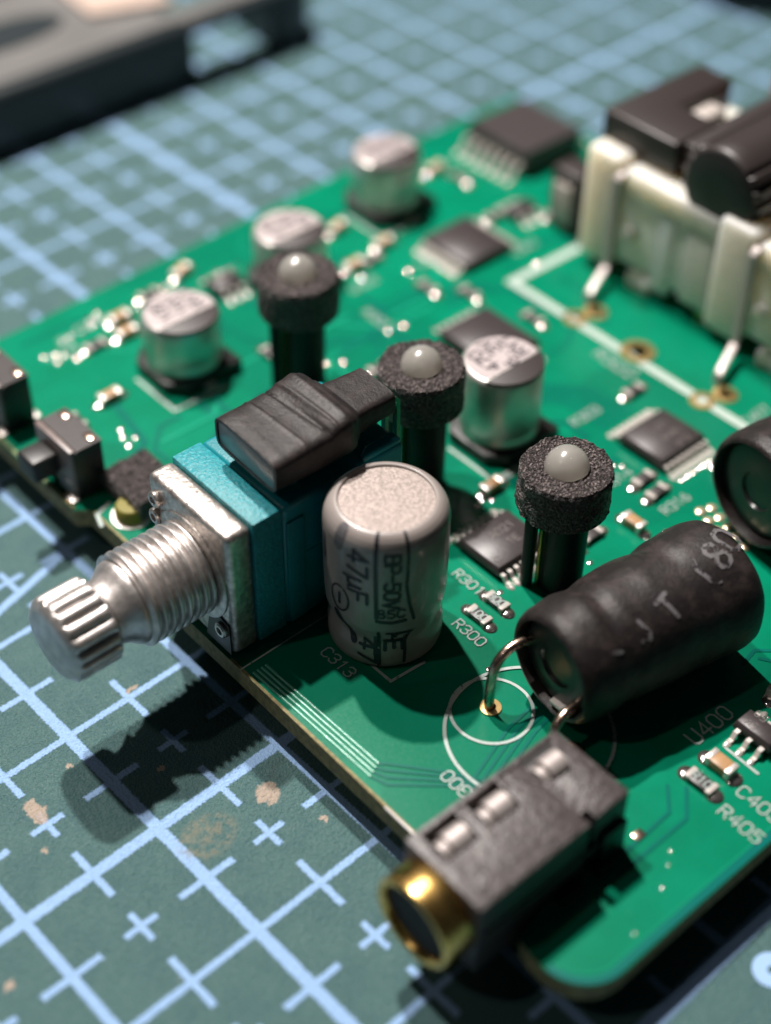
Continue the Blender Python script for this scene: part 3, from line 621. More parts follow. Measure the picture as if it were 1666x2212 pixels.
# ------------------------------------------------------------------ three indicator lights in foam rings
def make_light(seed, loc, label, chew, grp):
    t = thing('indicator_light', label, 'indicator light', loc, 0, grp)
    N, g = 150, G()
    ro, ri, z0, z1 = 0.314, 0.150, 0.775, 1.095
    pr = [(ri, z0 + 0.02)] + [(ri + (ro - ri) * i / 6, z0) for i in range(1, 7)] + [(ro, z0 + (z1 - z0) * i / 16) for i in range(1, 16)] + [(ro - 0.012, z1 - 0.004)] + [(ro - (ro - ri) * i / 14, z1) for i in range(1, 15)] + [(ri - 0.004, z1 - 0.05), (ri - 0.004, z0 + 0.1)]
    vs, fs = [], []
    for j, (r, z) in enumerate(pr):
        for i in range(N):
            a = 2 * pi * i / N; p = Vector((r * cos(a), r * sin(a), z))
            q = p * 22 + Vector((seed * 9, 0, 0)); q2 = p * 60 + Vector((seed * 9, 3, 0)); big = mnoise.noise(p * 6 + Vector((seed, 5, 1)))
            d = 0.005 * mnoise.noise(q) + 0.006 * mnoise.noise(q2); rr = r
            if r > ro - 0.02: rr += d * 1.3 + 0.010 * big
            c = chew and math.exp(-((((a - chew) + pi) % (2 * pi) - pi) / 0.35) ** 2) or 0
            if r > ro - 0.02: rr += 0.022 * c * mnoise.noise(p * 14 + Vector((2, 2, 2)))
            vs.append((rr * cos(a), rr * sin(a), z + (d * 1.6 + 0.006 * big if z > z1 - 0.03 or z < z0 + 0.02 else 0)))
    m = len(pr)
    for j in range(m - 1):
        for i in range(N): fs.append((j * N + i, j * N + (i + 1) % N, (j + 1) * N + (i + 1) % N, (j + 1) * N + i))
    obj('foam_ring', g.add(vs, fs), 'foam', t, angle=70)
    lens = G().lathe([(0.150, 0.80), (0.152, 1.07)] + [(0.152 * cos(q), 1.085 + 0.156 * sin(q)) for q in [i * pi / 2 / 12 for i in range(13)]][:-1] + [(0.0002, 1.241)], 48)
    obj('lens', lens, 'lens', t, angle=60)
    obj('lens_fill_disc', G().lathe([(0.13, 0.85), (0.135, 1.04), (0.05, 1.03), (0.001, 1.03)], 32), 'lensfill', t)  # pale disc added inside so the dome refracts something lighter
    ux, uy = 0.752, -0.66                                           # post is a split spacer: wide half, slot with the lead, thin leg
    obj('spacer_post', G().lathe([(0.150, 0.0), (0.150, 0.80)], 32, o=(0.05 * ux, 0.05 * uy, 0)), 'tube', t)
    obj('spacer_leg', G().lathe([(0.048, 0.0), (0.048, 0.78)], 20, o=(-0.190 * ux, -0.190 * uy, 0)), 'tube', t)
    for k in (-0.118, -0.09):
        obj('lead', G().box(-0.014, 0.014, -0.014, 0.014, -0.15, 0.79), 'brass' if k < -0.1 else 'tube', t, (k * ux - 0.02, k * uy - 0.02, 0))
    obj('led_flange', G().lathe([(0.165, 0.755), (0.165, 0.782)], 32), 'greycap', t)
    return t
make_light(1, (2.205, 2.385, 0), 'frosted white LED in ragged black foam ring, nearest the heat-shrunk inductor', 2.9, 'three lights in foam rings')
make_light(2, (2.20, 3.80, 0), 'frosted white LED in black foam ring behind the heat-shrink sleeve end', 0, 'three lights in foam rings')
make_light(3, (2.25, 5.25, 0), 'frosted white LED in black foam ring, farthest and slightly blurred', 0, 'three lights in foam rings')

# ------------------------------------------------------------------ surface-mount can capacitors
def make_can(loc, h, lines, label, r=0.315):
    t = thing('can_capacitor', label, 'capacitor', loc, 0, 'silver surface-mount can capacitors')
    c = r + 0.022
    bp = [(-c, -c + 0.14), (-c + 0.14, -c), (c, -c), (c, c), (-c + 0.14, c), (-c, c - 0.14)]
    obj('plastic_base', G().prism(bp, 0.012, 0.11), 'black', t, bevel=0.012)
    for s in (-1, 1): obj('terminal', G().box(-0.05, 0.05, s * c - 0.03, s * c + 0.09, 0.002, 0.03), 'tin', t, bevel=0.005)
    pr = [(r - 0.03, 0.112), (r - 0.004, 0.116), (r, 0.135), (r, 0.16), (r - 0.012, 0.185), (r - 0.012, 0.20), (r, 0.225), (r, h - 0.045), (r - 0.008, h - 0.02), (r - 0.03, h - 0.003), (r - 0.05, h), (0.001, h)]
    obj('can', G().lathe(pr, 64), 'alu', t, angle=50)
    yc = -0.105
    a0 = math.asin(yc / (r - 0.012))
    def disc(a_s, a_e, rr): return [(rr * cos(a_s + (a_e - a_s) * i / 30), rr * sin(a_s + (a_e - a_s) * i / 30)) for i in range(31)]
    obj('top_face', G().prism(disc(a0, pi - a0, r - 0.035), h - 0.001, h + 0.003), 'captop', t)
    obj('polarity_segment', G().prism(disc(pi - a0 + 0.0, 2 * pi + a0 - 0.0, r - 0.008), h - 0.02, h + 0.004), 'capink', t, bevel=0.003)
    for i, s in enumerate(lines):
        flat('printed_text', text_g(G(), s, -0.125 + 0.145 * i, 0.075, 0.105, pi / 2, w=0.017, z=h + 0.006), 'canink', t)
    return t
make_can((3.03, 3.79, 0), 0.74, ['470', '6.3V', 'RVT'], 'tall silver can capacitor marked 470 6.3V RVT beside the middle foam-ringed LED')
make_can((1.69, 6.07, 0), 0.56, ['100', '16V', 'RVT'], 'silver can capacitor left of the farthest foam-ringed LED')
make_can((3.10, 6.44, 0), 0.56, ['470', '16V', 'RVT'], 'silver can capacitor partly hidden behind the farthest foam-ringed LED')
make_can((4.55, 6.84, 0), 0.58, ['100', '25V', 'RVT'], 'blurred silver can capacitor standing farthest back on the board')

# ------------------------------------------------------------------ inductors in heat-shrink
def make_inductor(name, label, loc, rz, L, r0, marks, leads, prof=None):
    t = thing(name, label, 'inductor', loc, rz, 'inductors in black heat-shrink')
    kp = prof
    def rad(x):
        for a, b in zip(kp, kp[1:]):
            if x <= b[0] + 1e-9:
                f = max(0, (x - a[0]) / (b[0] - a[0])); f = f * f * (3 - 2 * f); return a[1] + (b[1] - a[1]) * f
        return kp[-1][1]
    def rr(a, x, r):
        q = Vector((x * 3.0, cos(a) * 1.4, sin(a) * 1.4))
        d = 0.010 * mnoise.noise(q) + 0.003 * mnoise.noise(q * 3)
        if 0.02 < x < L: d -= 0.011 * math.exp(-((x - 0.34 - 0.10 * cos(a)) / 0.05) ** 2) * (0.5 + 0.5 * sin(a)) + 0.012 * math.exp(-((x - 1.0 + 0.1 * cos(a)) / 0.06) ** 2) * (0.5 + 0.5 * sin(a))
        return r + d
    xs = [0.03 + (L - 0.13) * i / 60 for i in range(61)]
    pr = [(rad(0) - 0.05, 0.10), (rad(0) - 0.045, 0.02), (rad(0) - 0.035, 0.0), (rad(0) - 0.012, 0.004)] + [(rad(x), x) for x in xs] + [(rad(L - .07) , L - 0.07), (rad(L) - 0.03, L - 0.02), (rad(L) - 0.08, L), (rad(L) - 0.13, L), (rad(L) - 0.13, L - 0.06)]
    obj('sleeve', G().lathe(pr, 72, axis='x', rf=rr), 'shrink', t, angle=60)
    obj('core', G().lathe([(0.001, 0.07), (0.14, 0.07), (0.15, 0.05), (0.27, 0.05), (rad(0) - 0.07, 0.065), (rad(0) - 0.06, 0.09), (rad(0) - 0.06, L - 0.1), (0.001, L - 0.1)], 56, axis='x'), 'ferrite', t)
    def smap(u, x, z):                                              # u along the girth, x along the length
        a = pi / 2 + u / r0; q = rr(a, x, rad(x)) + 0.004 + z
        return (x, q * cos(a), q * sin(a))
    for txt, u, x, h, ang in marks:
        flat('rubbed_print', text_g(G(), txt, u, x, h, ang, w=0.030, f=smap, sub=0.02), 'scuffink', t)
    for path in leads: obj('lead', G().tube(path, 0.034, 10), 'copper', t)
    return t
kp = [(0, .375), (0.10, .402), (0.25, .415), (0.36, .398), (0.46, .418), (0.75, .436), (0.92, .430), (1.05, .448), (1.30, .460), (1.46, .440)]
def bez(P, n=14):
    P = [Vector(p) for p in P]; out = []
    for i in range(n + 1):
        q = P[:]; f = i / n
        while len(q) > 1: q = [a.lerp(b, f) for a, b in zip(q, q[1:])]
        out.append(tuple(q[0]))
    return out
l1 = bez([(0.14, 0.25, 0.0), (-0.05, 0.30, 0.03), (-0.29, 0.28, 0.06), (-0.25, 0.25, -0.2), (-0.245, 0.26, -0.62)])
l2 = bez([(0.14, -0.20, -0.17), (-0.04, -0.24, -0.13), (-0.20, -0.26, -0.12), (-0.16, -0.28, -0.3), (-0.15, -0.28, -0.62)])
ind1 = make_inductor('inductor', 'fat black heat-shrunk inductor lying on the board behind the headphone jack', (1.285, 1.575, 0.468), math.radians(-7.5), 1.46, 0.42,
    [('(80', 0.10, 1.22, 0.17, pi * 0.5 + 0.4), ('T', 0.24, 0.72, 0.15, pi * 0.6), ('J', 0.30, 0.48, 0.13, pi * 0.62), ('-', 0.34, 0.26, 0.15, pi * 0.4)], [l1, l2], kp)
obj('bright_strap', G().strip([(0.035, -0.02, -0.29), (0.025, -0.14, -0.25), (0.02, -0.22, -0.16)], 0.05, 0.03, (1, 0.2, 0)), 'tin', ind1, bevel=0.008)
kp2 = [(0, .42), (0.12, .45), (0.5, .46), (1.4, .44)]
make_inductor('inductor', 'black heat-shrunk inductor cut off by the right edge, its dark round end showing', (3.50, 1.77, 0.50), math.radians(-10), 1.4, 0.46, [], [], kp2)

# ------------------------------------------------------------------ headphone jack
jk = thing('audio_jack', 'black audio jack with gold barrel and three bright contact tabs at the front corner', 'audio jack', (-0.255, 0.90, 0))
def pocket_box(x0, x1, y0, y1, z0, z1, holes, depth):
    X = sorted({x0, x1, *[h[0] for h in holes], *[h[1] for h in holes]}); Y = sorted({y0, y1, *[h[2] for h in holes], *[h[3] for h in holes]})
    g = G(); isin = lambda cx, cy: any(h[0] < cx < h[1] and h[2] < cy < h[3] for h in holes)
    idx = {}
    def v(x, y, z):
        k = (round(x, 5), round(y, 5), round(z, 5))
        if k not in idx: idx[k] = len(g.v); g.v.append(k)
        return idx[k]
    def q(*p): g.f.append(tuple(v(*a) for a in p)); g.mi.append(0)
    hit = {}
    for i in range(len(X) - 1):
        for j in range(len(Y) - 1): hit[i, j] = isin((X[i] + X[i + 1]) / 2, (Y[j] + Y[j + 1]) / 2)
    for (i, j), hh in hit.items():
        z = z1 - depth if hh else z1
        q((X[i], Y[j], z), (X[i + 1], Y[j], z), (X[i + 1], Y[j + 1], z), (X[i], Y[j + 1], z))
        for di, dj, a, b in ((1, 0, (X[i + 1], Y[j]), (X[i + 1], Y[j + 1])), (0, 1, (X[i], Y[j + 1]), (X[i + 1], Y[j + 1]))):
            o = hit.get((i + di, j + dj))
            if o is not None and o != hh: q((*a, z1 - depth), (*b, z1 - depth), (*b, z1), (*a, z1))
    for i in range(len(X) - 1):
        for y in (y0, y1): q((X[i], y, z0), (X[i + 1], y, z0), (X[i + 1], y, z1), (X[i], y, z1))
    for j in range(len(Y) - 1):
        for x in (x0, x1): q((x, Y[j], z0), (x, Y[j + 1], z0), (x, Y[j + 1], z1), (x, Y[j], z1))
    q((x0, y0, z0), (x1, y0, z0), (x1, y1, z0), (x0, y1, z0))
    return g
slots = [(0.09, 0.335, 0.045, 0.262), (0.42, 0.665, 0.05, 0.262), (0.85, 1.09, 0.04, 0.245)]
obj('body', pocket_box(0, 0.87, -0.305, 0.31, -0.14, 0.50, slots[:2], 0.09), 'jack', jk, bevel=0.010, seg=2)
obj('rear_block', G().box(0.925, 1.212, -0.295, 0.308, 0.02, 0.499), 'jack', jk, bevel=0.012); obj('waist', G().box(0.86, 0.935, -0.215, 0.306, 0.02, 0.497), 'jack', jk)
tab0 = None
for (sx0, sx1, sy0, sy1), zz in ((slots[0], 0), (slots[1], 0), ((0.865, 1.10, 0.06, 0.24), 0.022)):
    g = G(); n = 12; L = sx1 - sx0 - 0.045; r = 0.086
    prf = [(0, -r - 0.01, -0.05)] + [(0, -r * cos(pi * i / n), r * 0.75 * sin(pi * i / n)) for i in range(n + 1)] + [(0, r + 0.01, -0.05)]
    vs = [(x, y, z) for x in (0, 0.05, 0.055, L) for _, y, z in prf]
    vs = [(x, y * (0.9 if k < 2 * len(prf) else 1), z - (0.035 if k < 2 * len(prf) else 0)) for k, (x, y, z) in enumerate(vs)]
    m = len(prf); fs = [(j * m + i, j * m + i + 1, (j + 1) * m + i + 1, (j + 1) * m + i) for j in range(3) for i in range(m - 1)] + [tuple(range(m)), tuple(3 * m + i for i in range(m))]
    obj('contact_tab', g.add(vs, fs), 'tab', jk, (sx0 + 0.015, (sy0 + sy1) / 2 - 0.02, 0.472 + zz), angle=50)
obj('top_rail', G().box(0.10, 1.13, 0.264, 0.300, 0.496, 0.512), 'jack', jk, bevel=0.006)
obj('slot_shade_strip', G().box(0.86, 1.11, 0.225, 0.26, 0.498, 0.503), 'void', jk)  # flat near-black strip standing in for the rail's shadow
obj('seam_ridge', G().box(0.02, 1.16, -0.322, -0.30, 0.20, 0.235), 'jack', jk, bevel=0.006)
obj('step_block', G().box(0.98, 1.18, -0.345, -0.30, 0.0, 0.30), 'black', jk, bevel=0.01)
for x0, x1 in ((0.62, 0.80), (0.92, 1.04)): obj('solder_foot', G().box(x0, x1, -0.40, -0.30, 0.004, 0.055), 'black', jk, bevel=0.006)
obj('solder_foot', G().box(1.20, 1.29, -0.20, -0.08, 0.004, 0.035), 'tin', jk, bevel=0.006)
obj('barrel', G().lathe([(0.240, 0.02), (0.29, 0.02), (0.300, 0.0), (0.302, -0.09), (0.299, -0.17), (0.298, -0.20), (0.288, -0.215), (0.268, -0.217), (0.252, -0.205), (0.240, -0.18), (0.238, 0.02)], 72, axis='x'), 'brass', jk, (0, 0.012, 0.20), angle=60)
obj('barrel_bore', G().lathe([(0.2385, -0.165), (0.236, 0.0), (0.001, 0.01)], 48, axis='x'), 'void', jk, (0, 0.012, 0.20))
obj('body_dimple', G().lathe([(0.07, 0.0), (0.07, 0.004), (0.06, 0.006), (0.055, 0.001), (0.001, 0.001)], 24), 'jack', jk, (0.14, -0.15, 0.5))

# ------------------------------------------------------------------ chips
def make_pin(L, h, w, t=0.016):                                      # gull-wing lead running to +y
    return G().strip([(0, 0, h), (0, L * 0.35, h), (0, L * 0.5, h * 0.55), (0, L * 0.62, 0.014), (0, L, 0.014)], w, t, (1, 0, 0))
def make_chip(label, loc, rz, lx, ly, h, npin, pitch, lines, pinlen=0.10, th=0.05, grp='small black chips', dot=True):
    t = thing('chip', label, 'chip', loc, rz, grp)
    g = G(); bx = 0.018
    vs = [(sx * (lx / 2 - i * bx), sy * (ly / 2 - i * bx), z) for z, i in ((0.02, 1), (h * 0.5, 0), (h, 1)) for sx, sy in ((-1, -1), (1, -1), (1, 1), (-1, 1))]
    fs = [(3, 2, 1, 0), (8, 9, 10, 11)] + [(k * 4 + i, k * 4 + (i + 1) % 4, k * 4 + 4 + (i + 1) % 4, k * 4 + 4 + i) for k in (0, 1) for i in range(4)]
    obj('chip_body', g.add(vs, fs), 'chip', t, bevel=0.004, seg=1)
    pg_ = make_pin(pinlen, h * 0.5, pitch * (0.5 if pitch < 0.08 else 0.34), 0.02)
    dm = G().lathe([(1.0, 0.002), (0.93, 0.007), (0.7, 0.014), (0.35, 0.0185), (0.02, 0.020)], 12)
    pg_.add([(x * pitch * (0.40 if pitch < 0.08 else 0.26), pinlen * 0.95 + y * 0.045, z) for x, y, z in dm.v], dm.f)
    p0 = obj('pin', pg_, 'pin', t, (-(npin - 1) * pitch / 2, ly / 2 - 0.005, 0))
    for k in range(npin):
        x = -(npin - 1) * pitch / 2 + k * pitch
        if k: again(p0, t, (x, ly / 2 - 0.005, 0))
        again(p0, t, (x, -ly / 2 + 0.005, 0), pi)
    if lines:
        g = G()
        for i, s in enumerate(lines): text_g(g, s, 0.05, ly * 0.16 - i * th * 1.9, th, 0, z=h + 0.0035)
        flat('laser_text', g, 'laser', t)
    if dot: flat('index_ring', G().ribbon([(-lx / 2 + 0.07 + 0.025 * cos(2 * pi * i / 20), -ly / 2 + 0.09 + 0.025 * sin(2 * pi * i / 20)) for i in range(20)], 0.006, h + 0.0035, True), 'laser', t)
    return t
make_chip('black chip marked AD21 behind the grey capacitor, half in shadow', (2.17, 2.86, 0), 0, 0.50, 0.43, 0.11, 8, 0.0635, ['AD21', '1E'], th=0.065)
make_chip('black chip with two rows of pins left of the right-hand inductor', (3.915, 2.88, 0), 0, 0.51, 0.45, 0.11, 8, 0.0635, ['N21', '4A8C', '1F3'], th=0.06)
make_chip('blurred square chip between the silver cans and the cream connector', (4.63, 5.83, 0), pi / 2, 0.60, 0.56, 0.10, 10, 0.055, [])
make_chip('dark chip half hidden behind the tall silver can capacitor', (3.78, 4.66, 0), 0, 0.56, 0.66, 0.11, 6, 0.08, [], grp='small black chips')
make_chip('big brown-black chip with bright pins at the back corner of the board', (6.26, 6.74, 0), pi / 2, 0.82, 0.78, 0.26, 7, 0.115, [], pinlen=0.18)
make_chip('small dark chip behind the left silver can capacitor', (2.60, 6.73, 0), 0, 0.30, 0.20, 0.11, 3, 0.095, [], dot=False)
make_chip('small dark chip in front of the cream connector, beside the blurred square chip', (5.40, 5.92, 0), 0, 0.30, 0.17, 0.10, 3, 0.095, [], dot=False)
make_chip('five-legged chip behind the brown chip resistor at the right edge', (2.20, 0.56, 0), pi / 2, 0.30, 0.17, 0.12, 3, 0.095, ['5V', 'E0'], th=0.05, dot=False)

# ------------------------------------------------------------------ chip resistors and ceramic capacitors
GRP = 'chip resistors and ceramic capacitors'
def make_passive(kind, label, loc, rz, L=0.17, W=0.085, txt=None):
    t = thing('chip_resistor' if kind == 'R' else 'ceramic_capacitor', label, 'resistor' if kind == 'R' else 'capacitor', loc, rz, GRP)
    h = 0.05 if kind == 'R' else 0.08
    obj('component_body', G().box(-L / 2 + 0.028, L / 2 - 0.028, -W / 2, W / 2, 0.012, h), 'resistor' if kind == 'R' else 'tan', t, bevel=0.006)
    e = obj('end_cap', G().box(-0.02, 0.02, -W / 2 - 0.003, W / 2 + 0.003, 0.01, h + 0.003), 'alumina' if kind == 'R' else 'tin', t, (-L / 2 + 0.012, 0, 0), bevel=0.006)
    again(e, t, (L / 2 - 0.012, 0, 0))
    g = G().lathe([(0.062, 0.003), (0.058, 0.010), (0.045, 0.018), (0.026, 0.0235), (0.010, 0.0255), (0.001, 0.026)], 16); g.v = [(x, y * W / 0.10, z) for x, y, z in g.v]
    s = obj('solder_joint', g, 'solder', t, (L / 2 + 0.018, 0, 0)); again(s, t, (-L / 2 - 0.018, 0, 0), pi)
    if txt: flat('printed_text', text_g(G(), txt, 0, 0, 0.055, 0, w=0.009, z=h + 0.0035), 'silk', t)
    return t
make_passive('R', 'chip resistor marked 100 beside the printed R300', (1.57, 2.475, 0), -pi / 2, txt='100')
make_passive('R', 'chip resistor marked 300 beside the printed R301', (1.755, 2.49, 0), -pi / 2, txt='300')
make_passive('R', 'chip resistor beside the printed R405 in front of the five-legged chip', (1.645, 0.56, 0), -pi / 2, L=0.19, W=0.095, txt='R10')
make_passive('C', 'tan ceramic capacitor between the five-legged chip and the lettered resistor', (1.835, 0.56, 0), -pi / 2, L=0.18, W=0.10)
make_passive('C', 'tan ceramic capacitor just in shadow under the inductor, right edge', (2.62, 0.72, 0), 0.2, L=0.18, W=0.10)
make_passive('R', 'chip resistor right of the nearest foam-ringed LED, farther of two', (3.48, 2.685, 0), 0.05)
make_passive('R', 'chip resistor right of the nearest foam-ringed LED, nearer of two', (3.45, 2.52, 0), 0.05)
make_passive('C', 'tan ceramic capacitor between the nearest LED and the fat inductor', (3.06, 2.40, 0), -pi / 2)
for lab, k, x, y, a in (('left silver can capacitor, upper of the tan cluster', 'C', 1.63, 6.93, 0), ('left silver can capacitor, brown middle of the cluster', 'C', 1.56, 6.72, 0), ('left silver can capacitor, leftmost of the cluster', 'R', 1.27, 6.75, 0),
        ('left silver can capacitor, tucked behind it by the board edge', 'C', 2.43, 7.15, 0.3), ('left silver can capacitor, behind its left rim', 'R', 2.02, 7.06, 0)):
    make_passive(k, 'blurred chip part near the ' + lab, (x, y, 0), a)
for lab, k, x, y, a in (('square chip, tan one nearest the far LED', 'C', 3.65, 6.24, 0), ('square chip, tan one farthest back', 'C', 4.08, 6.34, 0), ('square chip, pale one left of its pins', 'R', 3.83, 6.22, 0.1),
        ('square chip, bright one in front of its pin row', 'R', 3.93, 5.58, -pi / 2), ('square chip, front one toward the tall can', 'R', 4.15, 5.28, -pi / 2), ('square chip, beside the half-hidden can top', 'C', 3.92, 6.80, 0.2),
        ('square chip, behind its far corner', 'R', 5.17, 6.03, 0), ('square chip, next to the cream connector wall', 'R', 5.62, 5.71, 0), ('square chip, by the pins of the big back chip', 'R', 5.39, 6.72, -pi / 2), ('square chip, alone beside the white outline', 'R', 4.31, 4.66, -pi / 2)):
    make_passive(k, 'blurred chip part near the ' + lab, (x, y, 0), a)

for lab, k, x, y, a in (('just right of the nearest foam ring, under its rim', 'R', 2.74, 2.52, 0), ('between the two marked resistors and the fat inductor', 'R', 1.98, 2.10, -pi / 2), ('between the AD21 chip and the tall silver can', 'C', 2.55, 3.36, 0),
        ('below the pins of the right-hand chip, toward the gold dots', 'C', 4.02, 2.33, -pi / 2), ('above the right-hand chip, by the white line', 'R', 4.22, 3.45, 0), ('at the far edge behind the farthest silver can', 'R', 5.15, 7.25, 0),
        ('between the far silver can and the big back chip', 'C', 5.30, 6.98, 0), ('on the open green left of the tall silver can', 'C', 2.62, 4.42, -pi / 2), ('right behind the middle foam-ringed light', 'R', 2.85, 5.00, 0),
        ('beside the far left silver can, toward the far light', 'R', 2.30, 5.72, -pi / 2), ('on the left part of the board behind the buttons', 'C', 0.98, 6.10, 0), ('between both push buttons, on the inner side', 'R', 0.62, 6.02, -pi / 2)):
    make_passive(k, 'small chip part ' + lab, (x, y, 0), a)
for x, y in [(1.1 + 0.11 * i, 7.0 + 0.03 * (i % 2)) for i in range(9)] + [(2.5 + 0.1 * i, 6.95 + 0.02 * (i % 3)) for i in range(5)] + [(3.72 + 0.066 * i, 2.50) for i in range(8)] + [(3.45, 2.95), (3.5, 2.9), (2.5, 2.45), (2.6, 2.45), (2.55, 2.35), (1.30, 2.10)]:  # further dome rows added for their glints
    c = again(glint_via0, board, (x, y, 0)); s = rt.uniform(0.5, 0.9); c.scale = (s, s, 1.0)
# ------------------------------------------------------------------ side push buttons, foam pad
def make_button(loc, label):
    t = thing('push_button', label, 'push button', loc, 0, 'side push buttons on the board edge')
    obj('housing', G().box(0.02, 0.27, -0.24, 0.24, 0.0, 0.45), 'black', t, bevel=0.012)
    obj('top_cover', G().box(0.055, 0.272, -0.242, 0.242, 0.452, 0.462), 'lid', t)
    obj('metal_frame', G().box(0.0, 0.05, -0.235, 0.245, 0.08, 0.468), 'cover_lip', t, bevel=0.01)
    obj('plunger', G().box(-0.22, 0.0, -0.06, 0.17, 0.17, 0.36), 'black', t, bevel=0.025, seg=3)
    s = obj('staple', G().box(-0.03, 0.03, -0.05, 0.05, 0.46, 0.476), 'copper', t, (0.22, -0.16, 0), bevel=0.006); again(s, t, (0.22, 0.17, 0))
    f = obj('terminal', G().box(-0.05, 0.02, -0.05, 0.05, 0.002, 0.03), 'tin', t, (0.0, -0.20, 0), bevel=0.006); again(f, t, (0.0, 0.20, 0)); again(f, t, (0.30, -0.18, 0)); again(f, t, (0.30, 0.18, 0))
    obj('pale_plate', G().box(-0.006, 0.004, -0.20, -0.02, 0.03, 0.15), 'case_top', t)
    return t
MT['cover_lip'] = simple('pale_cover_lip', (0.16, 0.125, 0.115), 0.4, vary=0.2)
make_button((0.13, 5.50, 0), 'black side push button on the board edge nearer the potentiometer')
make_button((0.13, 6.50, 0), 'black side push button cut off by the left picture edge')
fp = thing('foam_pad', 'fuzzy black foam pad behind the metal front plate of the potentiometer', 'foam pad', (0.545, 5.0, 0))
fg = G(); NN = 26
for j in range(NN + 1):
    for i in range(NN + 1):
        x = -0.20 + 0.40 * i / NN; y = -0.25 + 0.50 * j / NN; p = Vector((x * 16, y * 16, 2.0))
        e = 1 if 0 < i < NN and 0 < j < NN else 0
        fg.v.append((x + (0.015 * mnoise.noise(p * 2 + Vector((5, 0, 0)))), y + 0.015 * mnoise.noise(p * 2), 0.20 + 0.03 * mnoise.noise(p) if e else 0.185))
for j in range(NN):
    for i in range(NN):
        a = j * (NN + 1) + i; fg.f.append((a, a + 1, a + NN + 2, a + NN + 1)); fg.mi.append(0)
bnd = [i for i in range(NN + 1)] + [(j + 1) * (NN + 1) - 1 for j in range(1, NN + 1)] + [NN * (NN + 1) + i for i in range(NN - 1, -1, -1)] + [j * (NN + 1) for j in range(NN - 1, 0, -1)]
k = len(fg.v); fg.v += [(fg.v[i][0] * 0.98, fg.v[i][1] * 0.98, 0.03) for i in bnd]
for i in range(len(bnd)): j = (i + 1) % len(bnd); fg.f.append((bnd[i], k + i, k + j, bnd[j])); fg.mi.append(0)
fg.f.append(tuple(k + i for i in range(len(bnd)))); fg.mi.append(0)
obj('foam', fg, 'foam', fp, angle=70)
yd = thing('yellow_dot', 'yellow round component peeking out under the fuzzy foam pad', 'electronic part', (0.35, 4.88, 0))
obj('yellow_cap', G().lathe([(0.12, 0.01), (0.12, 0.09), (0.10, 0.12), (0.001, 0.125)], 28), 'yellow', yd)
obj('pale_ring', G().lathe([(0.155, 0.0), (0.155, 0.01), (0.115, 0.012), (0.115, 0.0)], 28), 'tin', yd)

# ------------------------------------------------------------------ cream connectors, black housings
def make_connector(loc, label):
    t = thing('connector', label, 'connector', loc, 0, 'cream connectors')
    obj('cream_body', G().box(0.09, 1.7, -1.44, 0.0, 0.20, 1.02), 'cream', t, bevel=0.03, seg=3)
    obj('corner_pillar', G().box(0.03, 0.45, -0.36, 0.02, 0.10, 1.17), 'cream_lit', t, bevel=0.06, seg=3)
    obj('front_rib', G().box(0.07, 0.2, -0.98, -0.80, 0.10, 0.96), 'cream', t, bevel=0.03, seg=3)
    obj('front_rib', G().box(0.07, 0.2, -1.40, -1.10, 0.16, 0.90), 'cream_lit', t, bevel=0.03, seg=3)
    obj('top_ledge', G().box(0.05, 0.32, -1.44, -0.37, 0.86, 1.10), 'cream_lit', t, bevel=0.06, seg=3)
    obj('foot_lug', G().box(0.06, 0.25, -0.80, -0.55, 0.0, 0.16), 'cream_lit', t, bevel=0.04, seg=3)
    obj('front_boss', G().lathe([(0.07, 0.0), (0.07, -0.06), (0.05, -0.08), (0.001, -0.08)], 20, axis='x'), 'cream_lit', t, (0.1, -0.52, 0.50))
    obj('contact_strap', G().strip([(0.14, -0.39, 1.06), (0.02, -0.39, 1.055), (-0.02, -0.39, 1.02), (-0.02, -0.39, 0.22), (-0.04, -0.40, 0.16), (-0.30, -0.50, 0.13), (-0.36, -0.52, 0.10), (-0.38, -0.52, -0.1)], 0.075, 0.03, (0, 1, 0)), 'tab', t, bevel=0.008)
    obj('gold_pin', G().tube([(0.22, -1.30, -0.1), (0.22, -1.30, 0.32)], 0.07, 12), 'gold', t)
    return t
c1 = make_connector((5.22, 5.06, 0), 'cream plastic connector with bent metal strap and brown-black lid, the farther of two')
c2 = dup(c1, (5.20, 3.61, 0), None, 'cream plastic connector with bent metal strap at the right edge, the nearer of two')
lid = obj('lid', G().prism([(0.08, 0.0), (0.62, 0.0), (0.62, 0.42), (1.32, 0.42), (1.32, 0.80), (0.08, 0.80)], 0.0, 0.30), 'lid', c1, (0.14, -0.76, 1.12), bevel=0.03, seg=3)
obj('pale_catch', G().box(0.68, 0.98, 0.18, 0.38, 0.0, 0.24), 'alumina', lid, bevel=0.05, seg=3)
bar = thing('ribbed_barrel', 'black ribbed plug barrel with a hollow end lying across the cream connectors', 'plug', (5.30, 3.74, 1.30))
def rib(a, t, r):
    if r < 0.3 or t < 0.04: return r
    if sin(a) > 0.75: return r
    k = (a * 18 / (2 * pi)) % 1.0
    return r + (0.035 if k < 0.5 else -0.02)
obj('barrel_end', G().lathe([(0.10, -0.004), (0.31, -0.004), (0.335, 0.01), (0.31, 0.02)], 48, axis='x'), 'black', bar); obj('barrel_shell', G().lathe([(0.09, 0.10), (0.10, 0.002), (0.31, 0.0), (0.345, 0.02), (0.36, 0.05), (0.36, 0.2), (0.36, 3.0), (0.30, 3.02), (0.001, 3.02)], 144, axis='x', rf=rib), 'lid', bar, angle=40)
obj('bore', G().lathe([(0.106, 0.05), (0.10, 0.5), (0.001, 0.5)], 32, axis='x'), 'void', bar)
obj('side_wing', G().box(0.25, 3.0, 0.20, 0.62, -0.1, 0.10), 'lid', bar, bevel=0.04)
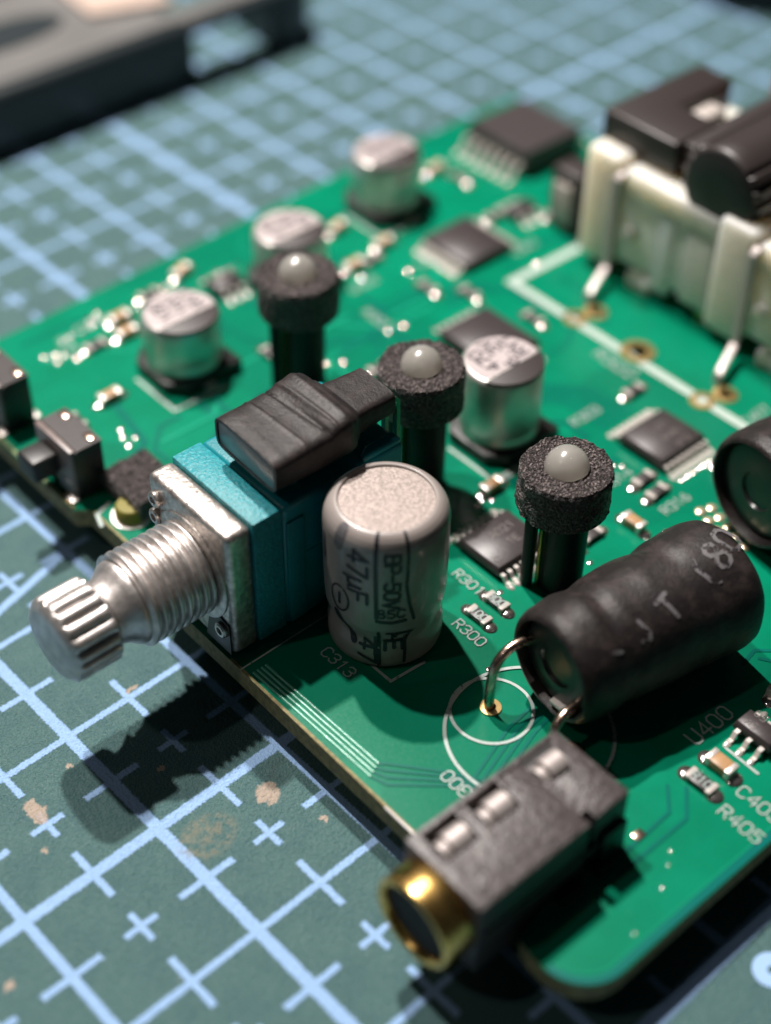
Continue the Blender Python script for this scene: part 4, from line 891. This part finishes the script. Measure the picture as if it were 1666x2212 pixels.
ob = thing('orange_block', 'small orange-brown block behind the black ribbed barrel', 'block', (7.0, 4.25, 0.9))
obj('block_body', G().box(0, 1.6, 0, 0.30, 0, 0.62), 'orange', ob, bevel=0.05, seg=3)
tb = thing('dark_post', 'dark upright part between the back chip and the cream connector', 'electronic part', (5.62, 5.48, 0))
obj('post_body', G().box(-0.14, 0.14, -0.16, 0.16, 0.0, 0.62), 'lid', tb, bevel=0.02)
obj('post_clip', G().box(-0.17, -0.14, -0.10, 0.10, 0.1, 0.5), 'alumina', tb, bevel=0.01)

# ------------------------------------------------------------------ blurred things at the back of the mat
cs = thing('case', 'large dark case with grey face, out of focus in the back left corner', 'case', (4.6, 10.55, MAT_Z))
# a tall body, then a lower looped end with a slot through it
obj('case_body', G().prism([(-8, 0.0), (0.50, 0.0), (0.50, 0.9), (0.75, 1.3), (0.4, 4.0), (-8, 6.0)], 0.0, 0.70), 'case', cs, bevel=0.12, seg=4)
obj('case_face', G().prism([(-8, 0.14), (0.30, 0.14), (0.30, 0.95), (0.5, 1.4), (0.2, 3.6), (-8, 5.6)], 0.695, 0.72), 'case_top', cs)
obj('rim_bar', G().box(0.42, 2.0, 0.0, 0.40, 0.54, 0.70), 'case', cs, bevel=0.06, seg=4)
obj('rim_face', G().box(0.30, 1.95, 0.12, 0.36, 0.695, 0.715), 'case_top', cs)
obj('bottom_bar', G().box(0.42, 1.9, 0.0, 0.10, 0.0, 0.10), 'case', cs, bevel=0.03, seg=3)
obj('end_post', G().prism([(1.55, 0.0)] + [(1.80 + 0.5 * sin(math.radians(q)), 0.5 - 0.5 * cos(math.radians(q))) for q in range(0, 100, 12)] + [(2.28, 1.2), (1.7, 1.2)], 0.0, 0.68), 'case', cs, bevel=0.10, seg=4)
obj('dark_groove', G().lathe([(0.001, 0.732), (0.75, 0.732), (0.75, 0.72)], 40), 'case', cs, (-1.3, 1.0, 0)).scale = (1.0, 0.40, 1)
pc = thing('paper_scrap', 'pinkish paper scrap on the grey face of the blurred case', 'paper', (5.15, 11.9, MAT_Z + 0.725))
obj('sheet', G().prism([(-0.9, -0.6), (0.0, -0.9), (0.0, 0.9), (-0.7, 1.2)], 0, 0.05), 'card', pc)
pr_ = thing('paper_scrap', 'rust-brown paper scrap at the top left behind the pinkish one', 'paper', (4.0, 12.75, MAT_Z + 0.725))
obj('sheet', G().prism([(-0.55, -0.25), (0.22, -0.35), (0.22, 0.6), (-0.45, 0.6)], 0, 0.05), 'rust', pr_)
dk = thing('dark_tool', 'dark rounded thing almost out of the frame at the top right corner', 'tool', (11.9, 8.3, MAT_Z))
obj('tool_body', G().lathe([(0.6, 0.0), (1.0, 0.15), (1.05, 0.6), (0.9, 0.9), (0.001, 1.0)], 40), 'case', dk)
obj('tool_knob', G().lathe([(0.5, 0.9), (0.5, 1.4), (0.4, 1.5), (0.001, 1.5)], 32), 'case', dk)
